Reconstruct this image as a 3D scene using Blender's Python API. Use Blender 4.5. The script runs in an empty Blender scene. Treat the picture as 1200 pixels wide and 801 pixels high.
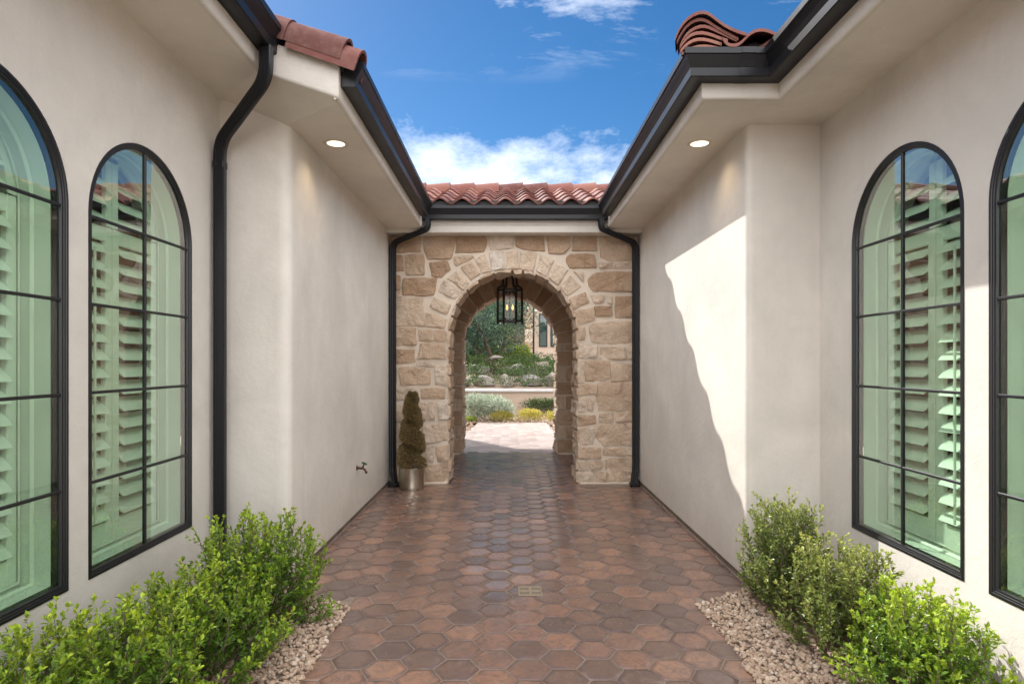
import bpy, math, random
import numpy as np
from mathutils import Vector, Matrix, noise

# ------------------------------------------------------------------ camera, sky, sun, exposure
S = bpy.context.scene
COL = S.collection
R = math.radians
cam_d = bpy.data.cameras.new('camera')
cam = bpy.data.objects.new('camera', cam_d); COL.objects.link(cam)
cam.location = (0, 0, 1.5); cam.rotation_euler = (R(90), 0, 0)
cam_d.sensor_width = 36.0; cam_d.lens = 36.0 * 712 / 1200
cam_d.shift_x = 3.0 / 1200; cam_d.shift_y = 23.5 / 1200
cam_d.clip_start = 0.05; cam_d.clip_end = 2000
S.camera = cam

SUN_L = Vector((1.0, -1.38, -1.34)).normalized()          # direction the light travels
sun_el = math.asin(-SUN_L.z)
sun_az = math.atan2(-SUN_L.x, -SUN_L.y)                    # clockwise from +Y
world = bpy.data.worlds.new('World'); S.world = world; world.use_nodes = True
nt = world.node_tree; nt.nodes.clear()
def wn(t, **k):
    n = nt.nodes.new(t)
    for a, b in k.items(): setattr(n, a, b)
    return n
def wl(a, b): nt.links.new(a, b)
sky = wn('ShaderNodeTexSky', sky_type='NISHITA', sun_disc=False)
sky.sun_elevation = sun_el; sky.sun_rotation = sun_az
sky.altitude = 900; sky.air_density = 1.0; sky.dust_density = 0.3; sky.ozone_density = 2.0
hs = wn('ShaderNodeHueSaturation'); hs.inputs['Saturation'].default_value = 1.34; hs.inputs['Value'].default_value = 0.80
wl(sky.outputs[0], hs.inputs['Color'])
tc = wn('ShaderNodeTexCoord'); sep = wn('ShaderNodeSeparateXYZ'); wl(tc.outputs['Generated'], sep.inputs[0])
def wm(op, a, b=None, c=None, clamp=False):
    n = wn('ShaderNodeMath', operation=op); n.use_clamp = clamp
    for i, v in enumerate((a, b, c)):
        if v is None: continue
        if isinstance(v, (int, float)): n.inputs[i].default_value = v
        else: wl(v, n.inputs[i])
    return n.outputs[0]
zz = wm('ADD', wm('MAXIMUM', sep.outputs[2], 0.0), 0.12)
px = wm('DIVIDE', sep.outputs[0], zz); py = wm('DIVIDE', sep.outputs[1], zz)
comb = wn('ShaderNodeCombineXYZ'); wl(px, comb.inputs[0]); wl(py, comb.inputs[1])
n1 = wn('ShaderNodeTexNoise'); n1.inputs['Scale'].default_value = 1.5; n1.inputs['Detail'].default_value = 11; n1.inputs['Roughness'].default_value = 0.66
mp = wn('ShaderNodeMapping'); mp.inputs['Scale'].default_value = (1.3, 0.9, 1); mp.inputs['Location'].default_value = (3.1, 1.7, 0)
wl(comb.outputs[0], mp.inputs[0]); wl(mp.outputs[0], n1.inputs['Vector'])
mpw = wn('ShaderNodeMapping'); mpw.inputs['Scale'].default_value = (1.0, 3.2, 1); mpw.inputs['Location'].default_value = (0.9, 5.0, 0); mpw.inputs['Rotation'].default_value = (0, 0, R(8))
n2 = wn('ShaderNodeTexNoise'); n2.inputs['Scale'].default_value = 1.5; n2.inputs['Detail'].default_value = 8; n2.inputs['Roughness'].default_value = 0.65; n2.inputs['Distortion'].default_value = 0.6
wl(comb.outputs[0], mpw.inputs[0]); wl(mpw.outputs[0], n2.inputs['Vector'])
elev = sep.outputs[2]
# a low bank of cloud towards the far end of the passage, thinning with height
bank = wm('SUBTRACT', 1.0, wm('MULTIPLY', wm('ABSOLUTE', wm('SUBTRACT', elev, 0.235)), 5.2), clamp=False)
side = wm('MULTIPLY', wm('ABSOLUTE', wm('SUBTRACT', sep.outputs[0], -0.075)), 1.6)
bank = wm('SUBTRACT', bank, side)
cum = wm('ADD', n1.outputs['Fac'], wm('MULTIPLY', bank, 0.33))
cum = wm('MULTIPLY', wm('SUBTRACT', cum, 0.60), 3.0, clamp=True)
wis = wm('MULTIPLY', wm('SUBTRACT', n2.outputs['Fac'], 0.535), 4.2, clamp=True)
wis = wm('MULTIPLY', wis, wm('MULTIPLY', wm('SUBTRACT', elev, 0.415), 9.0, clamp=True))
wis = wm('MULTIPLY', wis, 0.95)
low = wm('MULTIPLY', wm('SUBTRACT', 0.30, elev), 1.2, clamp=True)
cl = wm('MAXIMUM', wm('MAXIMUM', cum, wis), low)
n3 = wn('ShaderNodeTexNoise'); n3.inputs['Scale'].default_value = 4.0; n3.inputs['Detail'].default_value = 6
wl(mp.outputs[0], n3.inputs['Vector'])
cr = wn('ShaderNodeMix', data_type='RGBA')
cr.inputs['A'].default_value = (8.6, 9.3, 10.4, 1); cr.inputs['B'].default_value = (13.5, 13.6, 13.8, 1)
wl(n3.outputs['Fac'], cr.inputs['Factor'])
mx = wn('ShaderNodeMix', data_type='RGBA'); wl(cl, mx.inputs['Factor'])
wl(hs.outputs[0], mx.inputs['A']); wl(cr.outputs['Result'], mx.inputs['B'])
# added broken bright cloud, unseen behind the camera and overhead, to lift the shade
tt = wm('SUBTRACT', elev, wm('MULTIPLY', sep.outputs[1], 0.9))
tt = wm('MULTIPLY', wm('SUBTRACT', tt, 0.12), 1.7, clamp=True)
ov = wm('ADD', wm('MULTIPLY', n1.outputs['Fac'], 0.8), wm('MULTIPLY', tt, 0.75))
ov = wm('MULTIPLY', wm('SUBTRACT', ov, 0.78), 3.0, clamp=True)
ov = wm('MULTIPLY', ov, tt)
mx2 = wn('ShaderNodeMix', data_type='RGBA'); wl(ov, mx2.inputs['Factor'])
wl(mx.outputs['Result'], mx2.inputs['A']); mx2.inputs['B'].default_value = (26.0, 26.4, 27.4, 1)
bg = wn('ShaderNodeBackground'); bg.inputs['Strength'].default_value = 0.065
wl(mx2.outputs['Result'], bg.inputs[0])
wo = wn('ShaderNodeOutputWorld'); wl(bg.outputs[0], wo.inputs[0])

sun_d = bpy.data.lights.new('sun', 'SUN'); sun_d.energy = 3.0; sun_d.angle = R(0.5); sun_d.color = (1.0, 0.975, 0.935)
sun = bpy.data.objects.new('sun', sun_d); COL.objects.link(sun)
sun.rotation_euler = SUN_L.to_track_quat('-Z', 'Y').to_euler(); sun.location = (-8, 12, 12)
S.view_settings.view_transform = 'Standard'; S.view_settings.look = 'None'
S.view_settings.exposure = 1.28; S.view_settings.gamma = 1.0; S.view_settings.use_curve_mapping = False
S.render.engine = 'CYCLES'
S.cycles.max_bounces = 8; S.cycles.diffuse_bounces = 5; S.cycles.transparent_max_bounces = 16
S.cycles.use_denoising = True
S.cycles.sample_clamp_indirect = 6.0

rnd = random.Random(7)

# ------------------------------------------------------------------ mesh helper
ROOT = {}
class MB:
    def __init__(self): self.v = []; self.f = []; self.c = []; self.cur = (0.5, 0.5, 0.5, 1)
    def add(self, vs, fs, col=None):
        o = len(self.v); col = col or self.cur
        self.v.extend(tuple(p) for p in vs); self.c.extend([col] * len(vs))
        self.f.extend(tuple(i + o for i in f) for f in fs)
    def quad(self, a, b, c, d): self.add((a, b, c, d), ((0, 1, 2, 3),))
    def poly(self, ps): self.add(ps, (tuple(range(len(ps))),))
    def box(self, x0, x1, y0, y1, z0, z1):
        self.add([(x, y, z) for z in (z0, z1) for y in (y0, y1) for x in (x0, x1)],
                 ((0, 2, 3, 1), (4, 5, 7, 6), (0, 1, 5, 4), (2, 6, 7, 3), (0, 4, 6, 2), (1, 3, 7, 5)))
    def bbox(self, x0, x1, y0, y1, z0, z1, b=0.004):
        """box with chamfered edges"""
        P = []
        for sx in (0, 1):
            for sy in (0, 1):
                for sz in (0, 1):
                    X = (x0, x1)[sx]; Y = (y0, y1)[sy]; Z = (z0, z1)[sz]
                    dx = b if sx == 0 else -b; dy = b if sy == 0 else -b; dz = b if sz == 0 else -b
                    P += [(X, Y + dy, Z + dz), (X + dx, Y, Z + dz), (X + dx, Y + dy, Z)]
        def i(sx, sy, sz, k): return (sx * 4 + sy * 2 + sz) * 3 + k
        F = []
        for s in (0, 1):
            F.append((i(s,0,0,0), i(s,1,0,0), i(s,1,1,0), i(s,0,1,0)))
            F.append((i(0,s,0,1), i(1,s,0,1), i(1,s,1,1), i(0,s,1,1)))
            F.append((i(0,0,s,2), i(1,0,s,2), i(1,1,s,2), i(0,1,s,2)))
            for t in (0, 1):
                F.append((i(s,t,0,0), i(s,t,1,0), i(s,t,1,1), i(s,t,0,1)))
                F.append((i(s,0,t,0), i(s,1,t,0), i(s,1,t,2), i(s,0,t,2)))
                F.append((i(0,s,t,1), i(1,s,t,1), i(1,s,t,2), i(0,s,t,2)))
                for q in (0, 1): F.append((i(s,t,q,0), i(s,t,q,1), i(s,t,q,2)))
        self.add(P, F)
    def tube(self, pts, rad, n=8, closed=False, cap=True):
        pts = [Vector(p) for p in pts]; m = len(pts)
        prev = None; rings = []
        for k in range(m):
            t = (pts[min(k + 1, m - 1)] - pts[max(k - 1, 0)])
            if t.length < 1e-9: t = Vector((0, 0, 1))
            t.normalize()
            if prev is None:
                a = Vector((0, 0, 1)) if abs(t.z) < .9 else Vector((1, 0, 0))
                u = t.cross(a).normalized()
            else:
                u = (prev - t * prev.dot(t)).normalized()
            prev = u; w = t.cross(u)
            r = rad[k] if isinstance(rad, (list, tuple)) else rad
            rings.append([pts[k] + (u * math.cos(6.28318 * j / n) + w * math.sin(6.28318 * j / n)) * r for j in range(n)])
        vs = [p for rg in rings for p in rg]; fs = []
        for k in range(m - 1):
            for j in range(n):
                fs.append((k*n+j, k*n+(j+1)%n, (k+1)*n+(j+1)%n, (k+1)*n+j))
        if cap: fs.append(tuple(range(n))); fs.append(tuple(range((m-1)*n, m*n)))
        self.add(vs, fs)
    def lathe(self, prof, cx, cy, n=32, wob=None):
        vs = []; fs = []; m = len(prof)
        for r, z in prof:
            for j in range(n):
                a = 6.283185 * j / n
                vs.append((cx + r * math.cos(a), cy + r * math.sin(a), z))
        for k in range(m - 1):
            for j in range(n): fs.append((k*n+j, k*n+(j+1)%n, (k+1)*n+(j+1)%n, (k+1)*n+j))
        self.add(vs, fs)
    def build(self, name, mat, parent=None, smooth=False, auto=None):
        off = ROOT.get(parent.name, Vector((0, 0, 0))) if parent else Vector((0, 0, 0))
        me = bpy.data.meshes.new(name)
        V = np.array(self.v, dtype=np.float64) - np.array(off)
        me.from_pydata(V.tolist(), [], self.f)
        at = me.color_attributes.new('Col', 'FLOAT_COLOR', 'POINT')
        at.data.foreach_set('color', np.array(self.c, dtype=np.float32).ravel())
        if mat: me.materials.append(mat)
        me.update()
        if smooth or auto:
            me.polygons.foreach_set('use_smooth', [True] * len(me.polygons))
            if auto: me.set_sharp_from_angle(angle=R(auto))
        o = bpy.data.objects.new(name, me); COL.objects.link(o)
        if parent: o.parent = parent; ROOT[o.name] = off
        return o

def empty(name, loc, label, cat, group=None):
    o = bpy.data.objects.new(name, None); COL.objects.link(o)
    o.location = loc; o.empty_display_size = 0.1
    ROOT[o.name] = Vector(loc)
    o['label'] = label; o['category'] = cat
    if group: o['group'] = group
    return o
def tag(o, label=None, cat=None, group=None, kind=None):
    if label: o['label'] = label
    if cat: o['category'] = cat
    if group: o['group'] = group
    if kind: o['kind'] = kind
    return o

# ------------------------------------------------------------------ materials
def new_mat(name):
    m = bpy.data.materials.new(name); m.use_nodes = True
    t = m.node_tree; t.nodes.clear()
    out = t.nodes.new('ShaderNodeOutputMaterial'); p = t.nodes.new('ShaderNodeBsdfPrincipled')
    t.links.new(p.outputs[0], out.inputs[0])
    return m, t, p, out
def N(t, k, **kw):
    n = t.nodes.new(k)
    for a, b in kw.items(): setattr(n, a, b)
    return n
def noise_node(t, scale, detail=4, rough=.55, coord=None, dist=0):
    n = N(t, 'ShaderNodeTexNoise'); n.inputs['Scale'].default_value = scale
    n.inputs['Detail'].default_value = detail; n.inputs['Roughness'].default_value = rough; n.inputs['Distortion'].default_value = dist
    if coord is not None: t.links.new(coord, n.inputs['Vector'])
    return n
def ramp(t, fac, stops):
    r = N(t, 'ShaderNodeValToRGB'); e = r.color_ramp.elements
    while len(e) < len(stops): e.new(0.5)
    for el, (p, c) in zip(e, stops): el.position = p; el.color = (*c, 1)
    t.links.new(fac, r.inputs[0]); return r
def mixc(t, fac, a, b, mode='MIX'):
    m = N(t, 'ShaderNodeMix', data_type='RGBA', blend_type=mode)
    for k, v in (('Factor', fac), ('A', a), ('B', b)):
        if isinstance(v, (int, float)): m.inputs[k].default_value = v
        elif isinstance(v, tuple): m.inputs[k].default_value = (*v, 1)
        else: t.links.new(v, m.inputs[k])
    return m.outputs['Result']
def mth(t, op, a, b=None, clamp=False):
    m = N(t, 'ShaderNodeMath', operation=op); m.use_clamp = clamp
    for i, v in enumerate((a, b)):
        if v is None: continue
        if isinstance(v, (int, float)): m.inputs[i].default_value = v
        else: t.links.new(v, m.inputs[i])
    return m.outputs[0]
def bump(t, p, h, strength=.3, dist=.01, prev=None):
    b = N(t, 'ShaderNodeBump'); b.inputs['Strength'].default_value = strength; b.inputs['Distance'].default_value = dist
    t.links.new(h, b.inputs['Height'])
    if prev is not None: t.links.new(prev, b.inputs['Normal'])
    t.links.new(b.outputs[0], p.inputs['Normal']); return b.outputs[0]
def objco(t): return N(t, 'ShaderNodeTexCoord').outputs['Object']
def geoco(t): return N(t, 'ShaderNodeNewGeometry').outputs['Position']
def attr(t):
    a = N(t, 'ShaderNodeAttribute', attribute_name='Col'); s = N(t, 'ShaderNodeSeparateColor'); t.links.new(a.outputs['Color'], s.inputs[0])
    return s.outputs

def mat_stucco(name, base, var=.09, dirt=False):
    m, t, p, o = new_mat(name); g = geoco(t)
    n1 = noise_node(t, 1.3, 6, .6, g, .4); n2 = noise_node(t, 7, 5, .65, g); n3 = noise_node(t, 160, 3, .6, g); n4 = noise_node(t, 28, 4, .6, g, .8)
    d = tuple(c * (1 - var * 1.6) for c in base); l = tuple(min(1, c * (1 + var)) for c in base)
    c1 = ramp(t, n1.outputs['Fac'], ((.3, d), (.72, l))).outputs[0]
    c2 = mixc(t, mth(t, 'MULTIPLY', n2.outputs['Fac'], .35), c1, tuple(c * .86 for c in base))
    st = N(t, 'ShaderNodeMapping'); st.inputs['Scale'].default_value = (5, 5, .35); t.links.new(g, st.inputs[0])
    n5 = noise_node(t, 2.2, 4, .6, st.outputs[0])
    c3 = mixc(t, mth(t, 'MULTIPLY', mth(t, 'SUBTRACT', n5.outputs['Fac'], .55, clamp=True), .8), c2, tuple(c * .7 for c in base))
    t.links.new(c3, p.inputs['Base Color']); p.inputs['Roughness'].default_value = .88; p.inputs['Specular IOR Level'].default_value = .25
    if dirt:
        sx_ = N(t, 'ShaderNodeSeparateXYZ'); t.links.new(g, sx_.inputs[0])
        lowz = mth(t, 'MULTIPLY', mth(t, 'SUBTRACT', .42, sx_.outputs[2], clamp=True), 1.5)
        n6 = noise_node(t, 11, 5, .65, g)
        c3 = mixc(t, mth(t, 'MULTIPLY', lowz, n6.outputs['Fac'], clamp=True), c3, (.36, .27, .20))
        n7 = noise_node(t, 2.6, 7, .7, g, 1.6)
        c3 = mixc(t, mth(t, 'MULTIPLY', mth(t, 'SUBTRACT', n7.outputs['Fac'], .54, clamp=True), 1.3), c3, tuple(c * .74 for c in base))
        t.links.new(c3, p.inputs['Base Color'])
    h = mth(t, 'ADD', mth(t, 'MULTIPLY', n3.outputs['Fac'], .6), mth(t, 'ADD', mth(t, 'MULTIPLY', n2.outputs['Fac'], 1.6), n4.outputs['Fac']))
    bump(t, p, h, .35, .006)
    return m
def mat_metal(name, base, rough=.38, metal=0.0, spec=.5):
    m, t, p, o = new_mat(name); g = geoco(t)
    n1 = noise_node(t, 9, 5, .6, g)
    c = mixc(t, mth(t, 'MULTIPLY', n1.outputs['Fac'], .5), base, tuple(x * 1.5 for x in base))
    t.links.new(c, p.inputs['Base Color']); p.inputs['Metallic'].default_value = metal; p.inputs['Specular IOR Level'].default_value = spec
    r = mth(t, 'ADD', mth(t, 'MULTIPLY', noise_node(t, 4, 4, .6, g).outputs['Fac'], .16), rough - .08)
    t.links.new(r, p.inputs['Roughness'])
    bump(t, p, n1.outputs['Fac'], .05, .003)
    return m
def mat_plain(name, base, rough=.6, var=.12, scale=12, bumpd=.002):
    m, t, p, o = new_mat(name); g = geoco(t); n1 = noise_node(t, scale, 5, .6, g)
    c = ramp(t, n1.outputs['Fac'], ((.3, tuple(x * (1 - var) for x in base)), (.7, tuple(min(1, x * (1 + var)) for x in base))))
    t.links.new(c.outputs[0], p.inputs['Base Color']); p.inputs['Roughness'].default_value = rough
    bump(t, p, n1.outputs['Fac'], .3, bumpd)
    return m
def mat_tile_roof():
    m, t, p, o = new_mat('clay roof tile'); g = geoco(t); a = attr(t)
    c = ramp(t, a[0], ((.0, (.085, .030, .024)), (.35, (.135, .047, .036)), (.65, (.175, .066, .050)), (1., (.25, .11, .08)))).outputs[0]
    n1 = noise_node(t, 14, 6, .65, g); n2 = noise_node(t, 60, 4, .6, g)
    c = mixc(t, mth(t, 'MULTIPLY', mth(t, 'SUBTRACT', n1.outputs['Fac'], .45, clamp=True), 1.6), c, (.20, .115, .095))
    c = mixc(t, mth(t, 'MULTIPLY', mth(t, 'SUBTRACT', n2.outputs['Fac'], .56, clamp=True), 2.2), c, (.07, .035, .03))
    t.links.new(c, p.inputs['Base Color']); p.inputs['Roughness'].default_value = .7; p.inputs['Specular IOR Level'].default_value = .22
    bump(t, p, mth(t, 'ADD', n2.outputs['Fac'], n1.outputs['Fac']), .3, .004)
    return m
def mat_paver():
    m, t, p, o = new_mat('clay hexagon paver'); g = geoco(t); a = attr(t)
    c = ramp(t, a[0], ((0, (.125, .082, .064)), (.3, (.185, .107, .076)), (.55, (.245, .134, .090)), (.8, (.305, .157, .101)), (1, (.36, .195, .122)))).outputs[0]
    n1 = noise_node(t, 5, 6, .65, g, .6); n2 = noise_node(t, 38, 6, .7, g, .5); n3 = noise_node(t, 11, 5, .7, g, 1.2)
    nb = noise_node(t, 17, 6, .7, g, 1.5)
    c = mixc(t, mth(t, 'MULTIPLY', mth(t, 'SUBTRACT', n1.outputs['Fac'], .40, clamp=True), 2.2), c, (.15, .105, .095))
    c = mixc(t, mth(t, 'MULTIPLY', mth(t, 'SUBTRACT', nb.outputs['Fac'], .47, clamp=True), 4.2, clamp=True), c, (.105, .075, .064))
    # dark burnt edge of each paver (kept in the blue channel) and blotches
    edge = mth(t, 'MULTIPLY', a[2], mth(t, 'ADD', .15, mth(t, 'MULTIPLY', a[1], .75)))
    edge = mth(t, 'MULTIPLY', edge, mth(t, 'ADD', .3, n3.outputs['Fac']), clamp=True)
    c = mixc(t, edge, c, (.075, .045, .042))
    c = mixc(t, mth(t, 'MULTIPLY', mth(t, 'SUBTRACT', n2.outputs['Fac'], .53, clamp=True), 2.0), c, (.09, .06, .056))
    c = mixc(t, mth(t, 'MULTIPLY', mth(t, 'SUBTRACT', n3.outputs['Fac'], .55, clamp=True), 2.4), c, (.35, .25, .19))
    t.links.new(c, p.inputs['Base Color'])
    r = mth(t, 'ADD', mth(t, 'MULTIPLY', n1.outputs['Fac'], .28), mth(t, 'ADD', mth(t, 'MULTIPLY', a[1], .12), .20))
    t.links.new(r, p.inputs['Roughness']); p.inputs['Specular IOR Level'].default_value = .22
    p.inputs['Coat Weight'].default_value = 1.0; t.links.new(mth(t, 'ADD', .10, mth(t, 'MULTIPLY', mth(t, 'ADD', nb.outputs['Fac'], a[1]), .13)), p.inputs['Coat Roughness']); p.inputs['Coat IOR'].default_value = 1.43
    bump(t, p, mth(t, 'ADD', n2.outputs['Fac'], mth(t, 'MULTIPLY', n1.outputs['Fac'], 1.5)), .35, .0035)
    return m
def mat_paver_pale():
    m, t, p, o = new_mat('pale path paver'); g = geoco(t); a = attr(t)
    c = ramp(t, a[0], ((0, (.36, .28, .25)), (.5, (.46, .36, .32)), (1, (.54, .45, .40)))).outputs[0]
    n = noise_node(t, 14, 6, .7, g, .6)
    c = mixc(t, mth(t, 'MULTIPLY', mth(t, 'SUBTRACT', n.outputs['Fac'], .45, clamp=True), 1.5), c, (.30, .23, .21))
    t.links.new(c, p.inputs['Base Color']); p.inputs['Roughness'].default_value = .42
    p.inputs['Coat Weight'].default_value = .4; p.inputs['Coat Roughness'].default_value = .3
    bump(t, p, n.outputs['Fac'], .3, .003); return m
def mat_stone(name='sandstone facing', k=1.0):
    m, t, p, o = new_mat(name); g = geoco(t); a = attr(t)
    c = ramp(t, a[0], ((0, (.38*k, .245*k, .15*k)), (.22, (.50*k, .35*k, .235*k)), (.5, (.60*k, .455*k, .33*k)), (.75, (.66*k, .535*k, .41*k)), (1, (.65*k, .57*k, .48*k)))).outputs[0]
    n1 = noise_node(t, 9, 6, .65, g, .5); n2 = noise_node(t, 45, 6, .7, g, .4); n3 = noise_node(t, 3.3, 4, .6, g)
    c = mixc(t, mth(t, 'MULTIPLY', mth(t, 'SUBTRACT', n1.outputs['Fac'], .45, clamp=True), 2.0), c, (.37*k, .25*k, .17*k))
    c = mixc(t, mth(t, 'MULTIPLY', mth(t, 'SUBTRACT', n3.outputs['Fac'], .5, clamp=True), 1.8), c, (.60*k, .50*k, .40*k))
    c = mixc(t, mth(t, 'MULTIPLY', mth(t, 'SUBTRACT', n2.outputs['Fac'], .55, clamp=True), 1.8), c, (.25*k, .165*k, .11*k))
    t.links.new(c, p.inputs['Base Color']); p.inputs['Roughness'].default_value = .85; p.inputs['Specular IOR Level'].default_value = .25
    bump(t, p, mth(t, 'ADD', mth(t, 'MULTIPLY', n1.outputs['Fac'], 2.0), n2.outputs['Fac']), 1.0, .02)
    return m
def mat_gravel():
    m, t, p, o = new_mat('crushed rock'); g = geoco(t); a = attr(t)
    c = ramp(t, a[0], ((0, (.22, .15, .11)), (.35, (.37, .26, .182)), (.7, (.49, .365, .265)), (1, (.62, .53, .44)))).outputs[0]
    n = noise_node(t, 70, 4, .6, g)
    c = mixc(t, mth(t, 'MULTIPLY', n.outputs['Fac'], .5), c, (.34, .23, .165))
    t.links.new(c, p.inputs['Base Color']); p.inputs['Roughness'].default_value = .9
    bump(t, p, n.outputs['Fac'], .5, .003); return m
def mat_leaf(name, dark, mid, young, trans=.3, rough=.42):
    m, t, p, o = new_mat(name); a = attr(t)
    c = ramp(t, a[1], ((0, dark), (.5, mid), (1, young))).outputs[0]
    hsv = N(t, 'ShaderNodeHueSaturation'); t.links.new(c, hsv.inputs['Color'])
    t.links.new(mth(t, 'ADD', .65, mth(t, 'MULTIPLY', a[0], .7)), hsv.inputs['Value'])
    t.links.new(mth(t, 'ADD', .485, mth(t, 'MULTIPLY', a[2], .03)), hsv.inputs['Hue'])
    t.links.new(hsv.outputs[0], p.inputs['Base Color']); p.inputs['Roughness'].default_value = rough
    tr = N(t, 'ShaderNodeBsdfTranslucent'); mix = N(t, 'ShaderNodeMixShader'); mix.inputs[0].default_value = trans
    t.links.new(hsv.outputs[0], tr.inputs[0]); t.links.new(p.outputs[0], mix.inputs[1]); t.links.new(tr.outputs[0], mix.inputs[2])
    t.links.new(mix.outputs[0], o.inputs[0]); return m
def mat_glass(name, tint, boost=1.5, base=.07):
    m, t, p, o = new_mat(name); t.nodes.remove(p)
    tr = N(t, 'ShaderNodeBsdfTransparent'); tr.inputs[0].default_value = (*tint, 1)
    gl = N(t, 'ShaderNodeBsdfGlossy'); gl.inputs['Roughness'].default_value = 0.0; gl.inputs[0].default_value = (1, 1, 1, 1)
    lw = N(t, 'ShaderNodeLayerWeight'); lw.inputs[0].default_value = .5
    f = mth(t, 'ADD', mth(t, 'MULTIPLY', mth(t, 'POWER', lw.outputs['Facing'], 3.2), boost), base, clamp=True)
    mix = N(t, 'ShaderNodeMixShader'); t.links.new(f, mix.inputs[0]); t.links.new(tr.outputs[0], mix.inputs[1]); t.links.new(gl.outputs[0], mix.inputs[2])
    g = geoco(t); n = noise_node(t, 1.6, 2, .5, g); b = N(t, 'ShaderNodeBump'); b.inputs['Strength'].default_value = .06; b.inputs['Distance'].default_value = .02
    t.links.new(n.outputs['Fac'], b.inputs['Height']); t.links.new(b.outputs[0], gl.inputs['Normal'])
    t.links.new(mix.outputs[0], o.inputs[0]); return m
def mat_emit(name, col, s):
    m, t, p, o = new_mat(name); p.inputs['Base Color'].default_value = (*col, 1)
    p.inputs['Emission Color'].default_value = (*col, 1); p.inputs['Emission Strength'].default_value = s; return m

M = dict(
    stucco=mat_stucco('warm grey stucco', (.63, .582, .518), .11, True),
    soffit=mat_stucco('soffit stucco lightened for bounce', (.70, .645, .57)),  # wall stucco coloured lighter to imitate light bounced up under the eaves
    stucco2=mat_stucco('far tan stucco', (.50, .385, .30)),
    bronze=mat_metal('dark bronze metal', (.0095, .0098, .0115), .36, 0.0, .3),
    black=mat_metal('black iron', (.012, .012, .013), .5),
    frame=mat_metal('window frame bronze', (.0095, .0095, .0105), .40),
    tile=mat_tile_roof(), paver=mat_paver(), paver_pale=mat_paver_pale(), stone=mat_stone(), 
    mortar=mat_stucco('sand mortar', (.63, .53, .425), .14),
    grout=mat_plain('paver grout', (.235, .18, .14), .9, .25, 20),
    white=mat_plain('white shutter paint', (.80, .80, .76), .45, .02, 6, .0005),
    room=mat_plain('dim room paint', (.20, .17, .14), .9, .05),
    deck=mat_plain('roof felt', (.03, .028, .027), .9, .2),
    gravel=mat_gravel(), soil=mat_plain('garden soil', (.16, .105, .075), .95, .3, 25, .01),
    earth=mat_plain('dry earth', (.30, .22, .16), .95, .2, 3, .02),
    glass=mat_glass('green tinted glass', (.70, .86, .71), 2.0),
    clear=mat_glass('clear lantern glass', (.95, .96, .95), .25, .015),
    leaf=mat_leaf('shrub leaf', (.030, .085, .012), (.135, .245, .020), (.38, .48, .035)),
    leaf_pale=mat_leaf('pale shrub leaf', (.05, .085, .020), (.17, .22, .045), (.40, .42, .10)),
    wood=mat_plain('twig bark', (.16, .11, .075), .9, .25, 40),
    trunk=mat_plain('tree bark', (.11, .075, .055), .9, .3, 14, .01),
    olive=mat_leaf('blue green foliage', (.020, .055, .036), (.065, .125, .078), (.17, .24, .12), .2, .5),
    silver=mat_leaf('silver foliage', (.20, .24, .17), (.38, .43, .32), (.55, .60, .46), .35, .6),
    gold=mat_leaf('golden foliage', (.24, .22, .04), (.48, .41, .075), (.64, .55, .14), .35, .6),
    lime=mat_leaf('lime foliage', (.08, .13, .02), (.22, .30, .04), (.40, .44, .07), .35, .5),
    creeper=mat_leaf('ground cover leaf', (.03, .06, .02), (.07, .13, .035), (.16, .22, .06), .2, .5),
    dry=mat_leaf('dry topiary needles', (.07, .055, .02), (.175, .125, .045), (.32, .22, .095), .1, .7),
    screed=mat_plain('weathered base trim', (.17, .125, .095), .8, .3, 9),
)
# grey boulders: own ramp
def mat_boulder():
    m, t, p, o = new_mat('weathered boulder'); g = geoco(t); a = attr(t)
    n1 = noise_node(t, 5, 6, .65, g, .5)
    c = ramp(t, n1.outputs['Fac'], ((.3, (.13, .12, .12)), (.55, (.23, .21, .20)), (.75, (.34, .29, .25)))).outputs[0]
    c = mixc(t, mth(t, 'MULTIPLY', a[0], .5), c, (.34, .24, .17))
    t.links.new(c, p.inputs['Base Color']); p.inputs['Roughness'].default_value = .9
    bump(t, p, n1.outputs['Fac'], .8, .04); return m
M['boulder'] = mat_boulder()
def mat_brushed():
    m, t, p, o = new_mat('tarnished steel pot'); g = objco(t)
    mp = N(t, 'ShaderNodeMapping'); mp.inputs['Scale'].default_value = (3, 3, 60); t.links.new(g, mp.inputs[0])
    n = noise_node(t, 3, 4, .6, mp.outputs[0]); n2 = noise_node(t, 8, 5, .6, g)
    c = ramp(t, n2.outputs['Fac'], ((.3, (.42, .37, .29)), (.7, (.62, .56, .47)))).outputs[0]
    t.links.new(c, p.inputs['Base Color']); p.inputs['Metallic'].default_value = 1
    t.links.new(mth(t, 'ADD', .26, mth(t, 'MULTIPLY', n.outputs['Fac'], .15)), p.inputs['Roughness'])
    bump(t, p, n.outputs['Fac'], .1, .002); return m
M['pot'] = mat_brushed()

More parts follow.
